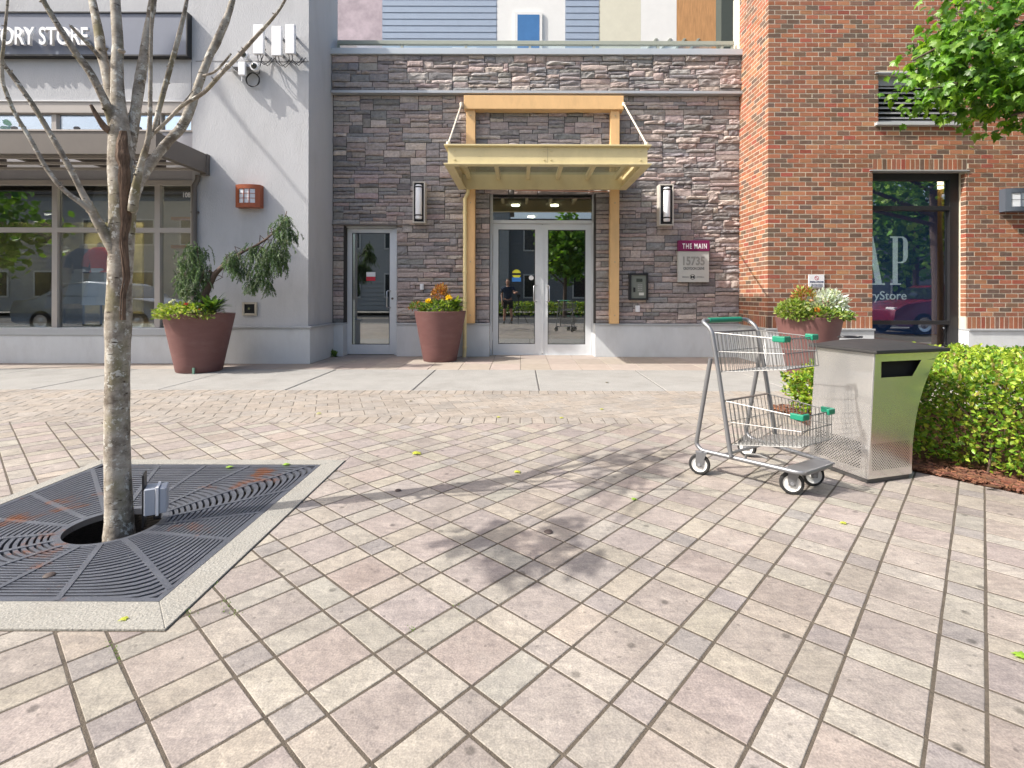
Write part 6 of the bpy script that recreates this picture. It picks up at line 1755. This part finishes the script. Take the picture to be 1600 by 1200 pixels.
# fallen leaves and bits on the paving
spots = [(647, 708, .075, 'fallen yellow green leaf on the plaza right of the grate frame'), (987, 780, .035, 'tiny fallen leaf near the middle of the plaza'), (806, 737, .05, 'pale yellow fallen petal cluster by the trunk shadow'), (1321, 818, .035, 'tiny yellow leaf near the right of the plaza'), (448, 729, .05, 'fallen green leaf on the grate near its right corner'), (360, 733, .05, 'fallen green leaf on the grate behind the socket box'), (498, 648, .05, 'small yellow leaf on the banded paving'), (880, 654, .045, 'small yellow leaf on banded paving before the doors'), (937, 640, .045, 'pale leaf on banded paving right of the doors'), (777, 652, .04, 'tiny yellow leaf on the soldier course'), (1597, 1033, .05, 'green leaf at the right edge of the plaza'), (200, 968, .03, 'tiny yellow petal on the grate frame corner'), (946, 598, .05, 'dark dried leaf on the pale slab'), (640, 627, .04, 'small dried leaf on the far banded paving')]
for x, y, s, lab in spots:
    g = G(x, y); mb = MB()
    dry = 'dark' in lab or 'dried' in lab
    base = (.10, .08, .04) if dry else ((.42, .45, .06) if 'yellow' in lab or 'pale' in lab else (.25, .42, .05))
    mb.cur = base
    maple(mb, Vector((0, 0, 0)), Vector((rnd(-1, 1), rnd(-1, 1), .08)), Vector((0, 0, 1)), s)
    zmin = min(v[2] for v in mb.v); zz = .009 - zmin + (.0 if y > 700 else -.002)
    mb.v = [(v[0]+g.x, v[1]+g.y, v[2]*.6+.004-zmin*.6+(.004 if x < 540 else 0)) for v in mb.v]
    tag(mb.build('fallen_leaf', m_leaf), lab, 'leaf', 'fallen leaves on the paving')
for x, y, s, lab in ((857, 832, .014, 'dark gum blob in the leaf shadow on the plaza'), (622, 767, .012, 'dark gum spot beside the trunk shadow'), (77, 900, .014, 'small brown stone on the iron grate')):
    g = G(x, y); mb = MB(); mb.lathe([(.001, 0), (s*1.5, .0005), (s*1.2, s*.35), (.002, s*.5)], g.x, g.y, .003, 12); tag(mb.build('pebble', M('dark_gum', (.06, .045, .04), .7, var=.3), None, smooth=True), lab, 'debris')
mb = MB()
for k in range(500):           # grass in the joints near the grate
    x, y = random.choice(((332, 905), (352, 940), (295, 956), (180, 1020), (170, 1008), (182, 1030), (355, 950), (368, 958), (335, 912), (640, 985), (715, 950)))
    g = G(x+random.gauss(0, 4), y+random.gauss(0, 4)); mb.cur = shade((.16, .26, .05), rnd(.7, 1.2))
    leaf(mb, Vector((g.x, g.y, -.006)), rdir(.1, 1), rdir(), rnd(.006, .014), .004)
tag(mb.build('joint_moss', m_leaf), 'green moss tufts in paver joints near the grate', 'moss', kind='stuff')
# ------------------------------------------------------------------ what the glass reflects: the street side behind the camera
m_sidb = M('beige_siding', (.34, .345, .33), .8, var=.05); m_trimb = M('trim_white', (.55, .54, .5), .7, var=.03)
def house(x0, x1, y, h, label, mat, nwin):
    t = thing('town_building', label, 'building', ((x0+x1)/2, y, 0))
    mb = MB(); mb.box(x0, x1, y-6, y, 0, h); mb.build('wall', mat, t)
    mb = MB(); mb.box(x0-.3, x1+.3, y-6.3, y+.3, h+.001, h+.25); mb.build('roof', m_bronze, t)
    for k in range(int(h/.3)):
        mb = MB(); zz = .1+k*.3; mb.prism([(y+.001, zz), (y+.03, zz), (y+.002, zz+.29)], x0, x1, 'x'); mb.build('board', mat, t)
    for k in range(nwin):
        xc = x0+(x1-x0)*(k+.5)/nwin
        for z0 in ([.9] if h < 4 else [.9, 4.2]):
            mb = MB(); mb.box(xc-.75, xc+.75, y+.035, y+.09, z0, z0+1.7); w_ = mb.build('window_frame', m_trimb, t)
            mb = MB(); mb.box(xc-.65, xc+.65, y+.0905, y+.1, z0+.1, z0+1.6); mb.build('pane', M('dark_window', (.02, .025, .03), .1, var=0, spec=.6), w_)
    return t
house(-44, -.82, -16, 7.4, 'pale grey sided town building across the street reflected in the glass', m_sidb, 14)
house(-.8, 44, -17, 6.2, 'dark grey town building across the street seen in door reflections', M('grey_siding', (.19, .195, .2), .8, var=.05), 13)
def simple_tree(x, y, h, rx, rz, n, label):
    t = thing('street_tree', label, 'tree', (x, y, 0), group='trees across the street')
    mb = MB(); mb.tube([(0, 0, 0), (.03, 0, h*.35), (0, .03, h*.8)], [.11, .09, .04], 10)
    for k in range(7):
        a = rnd(0, 6.28); mb.tube([(0, 0, h*(.3+.07*k)), (math.cos(a)*rx*.4, math.sin(a)*rx*.4, h*(.4+.07*k)), (math.cos(a)*rx*.75, math.sin(a)*rx*.75, h*(.46+.07*k))], [.04, .03, .01], 6)
    mb.build('trunk', MATS['conifer_bark'], t, smooth=True, local=True)
    mb = MB()
    cl = [(rdir(), rnd(.3, .9)) for _ in range(26)]
    for _ in range(n):
        d, k = random.choice(cl); q = rdir()*rnd(.1, .42)
        p = Vector(((d.x*k+q.x)*rx, (d.y*k+q.y)*rx, h-rz+(d.z*k+q.z)*rz))
        mb.cur = shade(random.choice(MG), rnd(.7, 1.3), .06); leaf(mb, p, rdir(-1, .5), rdir(), .26, .2)
    mb.build('crown', m_leaf, t, local=True)
simple_tree(2.2, -6.6, 5.4, 1.5, 1.9, 2600, 'leafy tree across the street reflected in the right door leaf')
simple_tree(13.5, -.8, 6.4, 2.7, 2.5, 3600, 'large leafy tree far right reflected in the brick shop window')
simple_tree(-16.5, 1.8, 6.0, 2.3, 2.4, 2200, 'leafy tree far left reflected in the shop windows')
def row_hedge(x0, x1, y, h, label):
    mb = MB()
    for _ in range(int((x1-x0)*420)):
        mb.cur = shade(random.choice(HG), rnd(.6, 1.1)); leaf(mb, Vector((rnd(x0, x1), y+random.gauss(0, .22), h*math.sqrt(random.random()))), rdir(), rdir(), .12, .08)
    tag(mb.build('low_hedge', m_leaf), label, 'hedge')
row_hedge(-5, 8, -8.3, .75, 'low green hedge across the street reflected in the doors')
# parked cars
def car(x, y, rz, paint, label):
    t = thing('parked_car', label, 'car', (x, y, 0), rz, group='cars parked at the street')
    W2 = .9
    prof = [(-2.2, .35), (-2.25, .62), (-2.15, .92), (-1.55, .98), (-.95, 1.38), (-.2, 1.46), (.55, 1.40), (1.15, 1.0), (1.9, .9), (2.2, .72), (2.25, .4), (2.1, .28), (-2.1, .28)]
    secs = [(-W2, .94, .0), (-W2*.97, 1.0, .0), (-W2*.72, 1.0, .02), (W2*.72, 1.0, .02), (W2*.97, 1.0, .0), (W2, .94, .0)]
    mb = MB(); k = len(prof)
    for yy, s, dz in secs:
        for px_, pz in prof:
            inn = 1.0 if pz < .99 else 1-.16*abs(yy)/W2
            mb.v.append((px_*(.985 if abs(yy) > .8 else 1), yy*(inn if pz > 1.05 else 1), .28+(pz-.28)*s+dz*(pz > 1)))
    for i in range(len(secs)-1):
        for j in range(k): mb.face((i*k+j, i*k+(j+1) % k, (i+1)*k+(j+1) % k, (i+1)*k+j))
    mb.face(range(k)); mb.face(reversed(range((len(secs)-1)*k, len(secs)*k)))
    mb.build('body', paint, t, smooth=True, local=True, bevel=.03)
    mg_ = M('car_glass', (.015, .018, .02), .06, var=0, spec=.8)
    for s in (-1, 1):
        for q in ([(-1.25, 1.03), (-.25, 1.03), (-.25, 1.38), (-.85, 1.33)], [(-.2, 1.03), (.95, 1.03), (.5, 1.33), (-.2, 1.38)]):
            mb = MB(); mb.poly([(a, s*(.885-.15*(b_-1.0)/.4), b_) for a, b_ in q]); mb.build('side_window', mg_, t, local=True)
    mb = MB(); mb.poly([(.64, -.66, 1.37), (.64, .66, 1.37), (1.14, .78, 1.035), (1.14, -.78, 1.035)]); mb.build('windscreen', mg_, t, local=True)
    mb = MB(); mb.poly([(-1.0, -.64, 1.37), (-1.0, .64, 1.37), (-1.55, .76, 1.02), (-1.55, -.76, 1.02)]); mb.build('rear_window', mg_, t, local=True)
    for xx in (-1.35, 1.38):
        for s in (-1, 1):
            mb = MB(); mb.lathe([(.2, -.1), (.30, -.1), (.32, -.06), (.32, .06), (.30, .1), (.2, .1)], xx, s*.83, .32, 28, axis='y', cap=False); w_ = mb.build('tyre', m_tyre, t, smooth=True, local=True)
            mb = MB(); mb.lathe([(.01, -.085), (.12, -.075), (.2, -.09), (.2, .09), (.12, .075), (.01, .085)], xx, s*.83, .32, 20, axis='y'); mb.build('rim', MATS['chrome'], w_, local=True)
    for s in (-1, 1):
        mb = MB(); mb.obox(Matrix.Translation((2.12, s*.66, .74)), .1, .34, .12); mb.build('headlight', M('lamp_glass', (.7, .7, .72), .1, var=0), t, local=True, bevel=.02)
        mb = MB(); mb.obox(Matrix.Translation((-2.16, s*.68, .8)), .1, .3, .14); mb.build('tail_light', M('tail_red', (.4, .01, .01), .2, var=0), t, local=True, bevel=.02)
        mb = MB(); mb.obox(Matrix.Translation((.75, s*.98, 1.02)), .1, .18, .12); mb.build('mirror', paint, t, local=True, bevel=.02)
    return t
car(-12.2, 1.2, .0, M('silver_paint', (.20, .21, .225), .25, metal=.6, var=.02, coat=.5), 'silver car parked at the left reflected in the shop windows')
car(12.6, 1.6, math.pi, M('wine_paint', (.16, .012, .03), .25, metal=.3, var=.02, coat=.5), 'dark red car parked at the right reflected in brick shop window')

# ------------------------------------------------------------------ photographer with tripod, seen mirrored in the door
m_skin = M('skin', (.42, .24, .17), .6, var=.05); m_tee = M('navy_cloth', (.025, .04, .075), .9, var=.15, scale=30); m_short = M('dark_shorts', (.03, .03, .034), .9, var=.15, scale=30)
PXo = Vector((-.50, -1.0, 0))
pr = thing('person', 'person in navy t-shirt and dark shorts reaching to a tripod camera', 'person', tuple(PXo))
def skin(name, joints, edges, mat, root=0, sub=2):
    me = bpy.data.meshes.new(name); me.from_pydata([j[:3] for j in joints], edges, []); me.materials.append(mat)
    o = bpy.data.objects.new(name, me); col.objects.link(o); o.parent = pr
    m_ = o.modifiers.new('skin', 'SKIN'); m_.use_smooth_shade = True
    if not me.skin_vertices: me.skin_vertices.new()
    sv = me.skin_vertices[0].data
    for i, j in enumerate(joints): sv[i].radius = (j[3], j[4] if len(j) > 4 else j[3])
    sv[root].use_root = True
    s_ = o.modifiers.new('sub', 'SUBSURF'); s_.levels = sub; s_.render_levels = sub
    return o
# y forward is towards the doors (+Y)
J = [(0, 0, .93, .14, .11), (0, 0, 1.12, .13, .10), (0, .01, 1.32, .17, .10), (0, .01, 1.42, .09, .08), (0, .02, 1.48, .05, .055), (0, .035, 1.56, .075, .09), (0, .04, 1.66, .075, .095), (0, .03, 1.73, .045, .06),
     (-.19, .01, 1.38, .052), (-.24, -.02, 1.12, .042), (-.22, .10, .90, .032), (-.215, .13, .83, .035, .02),
     (.19, .01, 1.38, .052), (.26, .16, 1.18, .042), (.33, .36, 1.22, .032), (.35, .43, 1.23, .033, .022),
     (-.10, 0, .86, .095), (-.12, .03, .50, .06), (-.13, 0, .28, .055), (-.135, -.01, .09, .036), (.10, 0, .86, .095), (.13, .05, .50, .06), (.15, .03, .28, .055), (.16, .02, .09, .036)]
E_ = [(0, 1), (1, 2), (2, 3), (3, 4), (4, 5), (5, 6), (6, 7), (2, 8), (8, 9), (9, 10), (10, 11), (2, 12), (12, 13), (13, 14), (14, 15), (0, 16), (16, 17), (17, 18), (18, 19), (0, 20), (20, 21), (21, 22), (22, 23)]
fing = []
for base, sgn, fw in ((11, -1, Vector((0, .25, -1))), (15, 1, Vector((.15, 1, .1)))):
    b0 = Vector(J[base][:3])
    for k in range(4):
        q = b0+Vector((.018*(k-1.5), 0, 0)); l = (.07, .08, .078, .06)[k]
        i0 = len(J); J.append((*(q+fw.normalized()*.035), .009)); J.append((*(q+fw.normalized()*(.035+l*.5)+Vector((0, .008, -.004))), .0085)); J.append((*(q+fw.normalized()*(.035+l)+Vector((0, .016, -.018))), .007))
        E_ += [(base, i0), (i0, i0+1), (i0+1, i0+2)]
    i0 = len(J); q = b0-fw.normalized()*.01+Vector((.03*-sgn, .01, 0)); J.append((*q, .011)); J.append((*(q+fw.normalized()*.05+Vector((.015*-sgn, .01, 0))), .008)); E_ += [(base, i0), (i0, i0+1)]
body = skin('body', J, E_, m_skin)
skin('t_shirt', [(0, 0, .90, .165, .13), (0, 0, 1.10, .155, .125), (0, .01, 1.32, .19, .12), (0, .01, 1.43, .10, .09), (-.20, .01, 1.38, .075), (-.245, -.01, 1.20, .07), (.20, .01, 1.38, .075), (.245, .09, 1.26, .07)], [(0, 1), (1, 2), (2, 3), (2, 4), (4, 5), (2, 6), (6, 7)], m_tee)
skin('shorts', [(0, 0, .93, .155, .125), (-.105, 0, .84, .11), (-.12, .025, .54, .085), (.105, 0, .84, .11), (.13, .04, .54, .085)], [(0, 1), (1, 2), (0, 3), (3, 4)], m_short)
for s, y0 in ((-1, -.01), (1, .02)):
    skin('shoe', [(s*.14, y0-.03, .05, .042), (s*.145, y0+.08, .045, .042, .04), (s*.15, y0+.19, .035, .036, .03)], [(0, 1), (1, 2)], M('shoe_black', (.03, .03, .03), .6, var=.1))
skin('hair', [(0, -.01, 1.66, .07, .06), (0, .02, 1.72, .068, .075), (0, .06, 1.745, .04, .04)], [(0, 1), (1, 2)], M('short_hair', (.08, .06, .045), .9, var=.2))
mb = MB()
for s in (-1, 1):
    mb.lathe([(.001, -.008), (.011, 0), (.001, .008)], s*.032, .128, 1.645, 8)
    mb.lathe([(.001, -.03), (.02, 0), (.001, .03)], s*.085, .03, 1.625, 8)
mb.tube([(0, .13, 1.65), (0, .155, 1.61), (0, .135, 1.595)], [.008, .016, .008], 8); mb.tube([(-.025, .122, 1.565), (0, .13, 1.562), (.025, .122, 1.565)], .006, 6)
mb.build('face', M('face_skin', (.36, .19, .14), .6, var=.05), pr, local=True, smooth=True)
tp = thing('camera_tripod', 'black tripod with camera beside the photographer mirrored in door', 'tripod', (-.08, -.45, 0))
mb = MB(); mb.tube([(0, 0, .62), (0, 0, .98)], .016, 10); mb.build('column', m_black, tp, local=True)
for k in range(3):
    a = 2.09*k+.5; mb = MB(); mb.tube([(0, 0, .80), (math.cos(a)*.2, math.sin(a)*.2, .42), (math.cos(a)*.42, math.sin(a)*.42, 0.01)], [.016, .013, .010], 8); mb.build('leg', m_black, tp, local=True)
mb = MB(); mb.obox(Matrix.Translation((0, 0, 1.01)), .07, .07, .05); mb.build('head', m_black, tp, local=True, bevel=.006)
mb = MB(); mb.obox(Matrix.Translation((0, -.03, 1.09)), .14, .07, .10); mb.lathe([(.038, .0), (.04, .05), (.036, .055)], 0, .01, 1.09, 20, axis='y'); mb.build('camera_body', m_black, tp, local=True, bevel=.008)
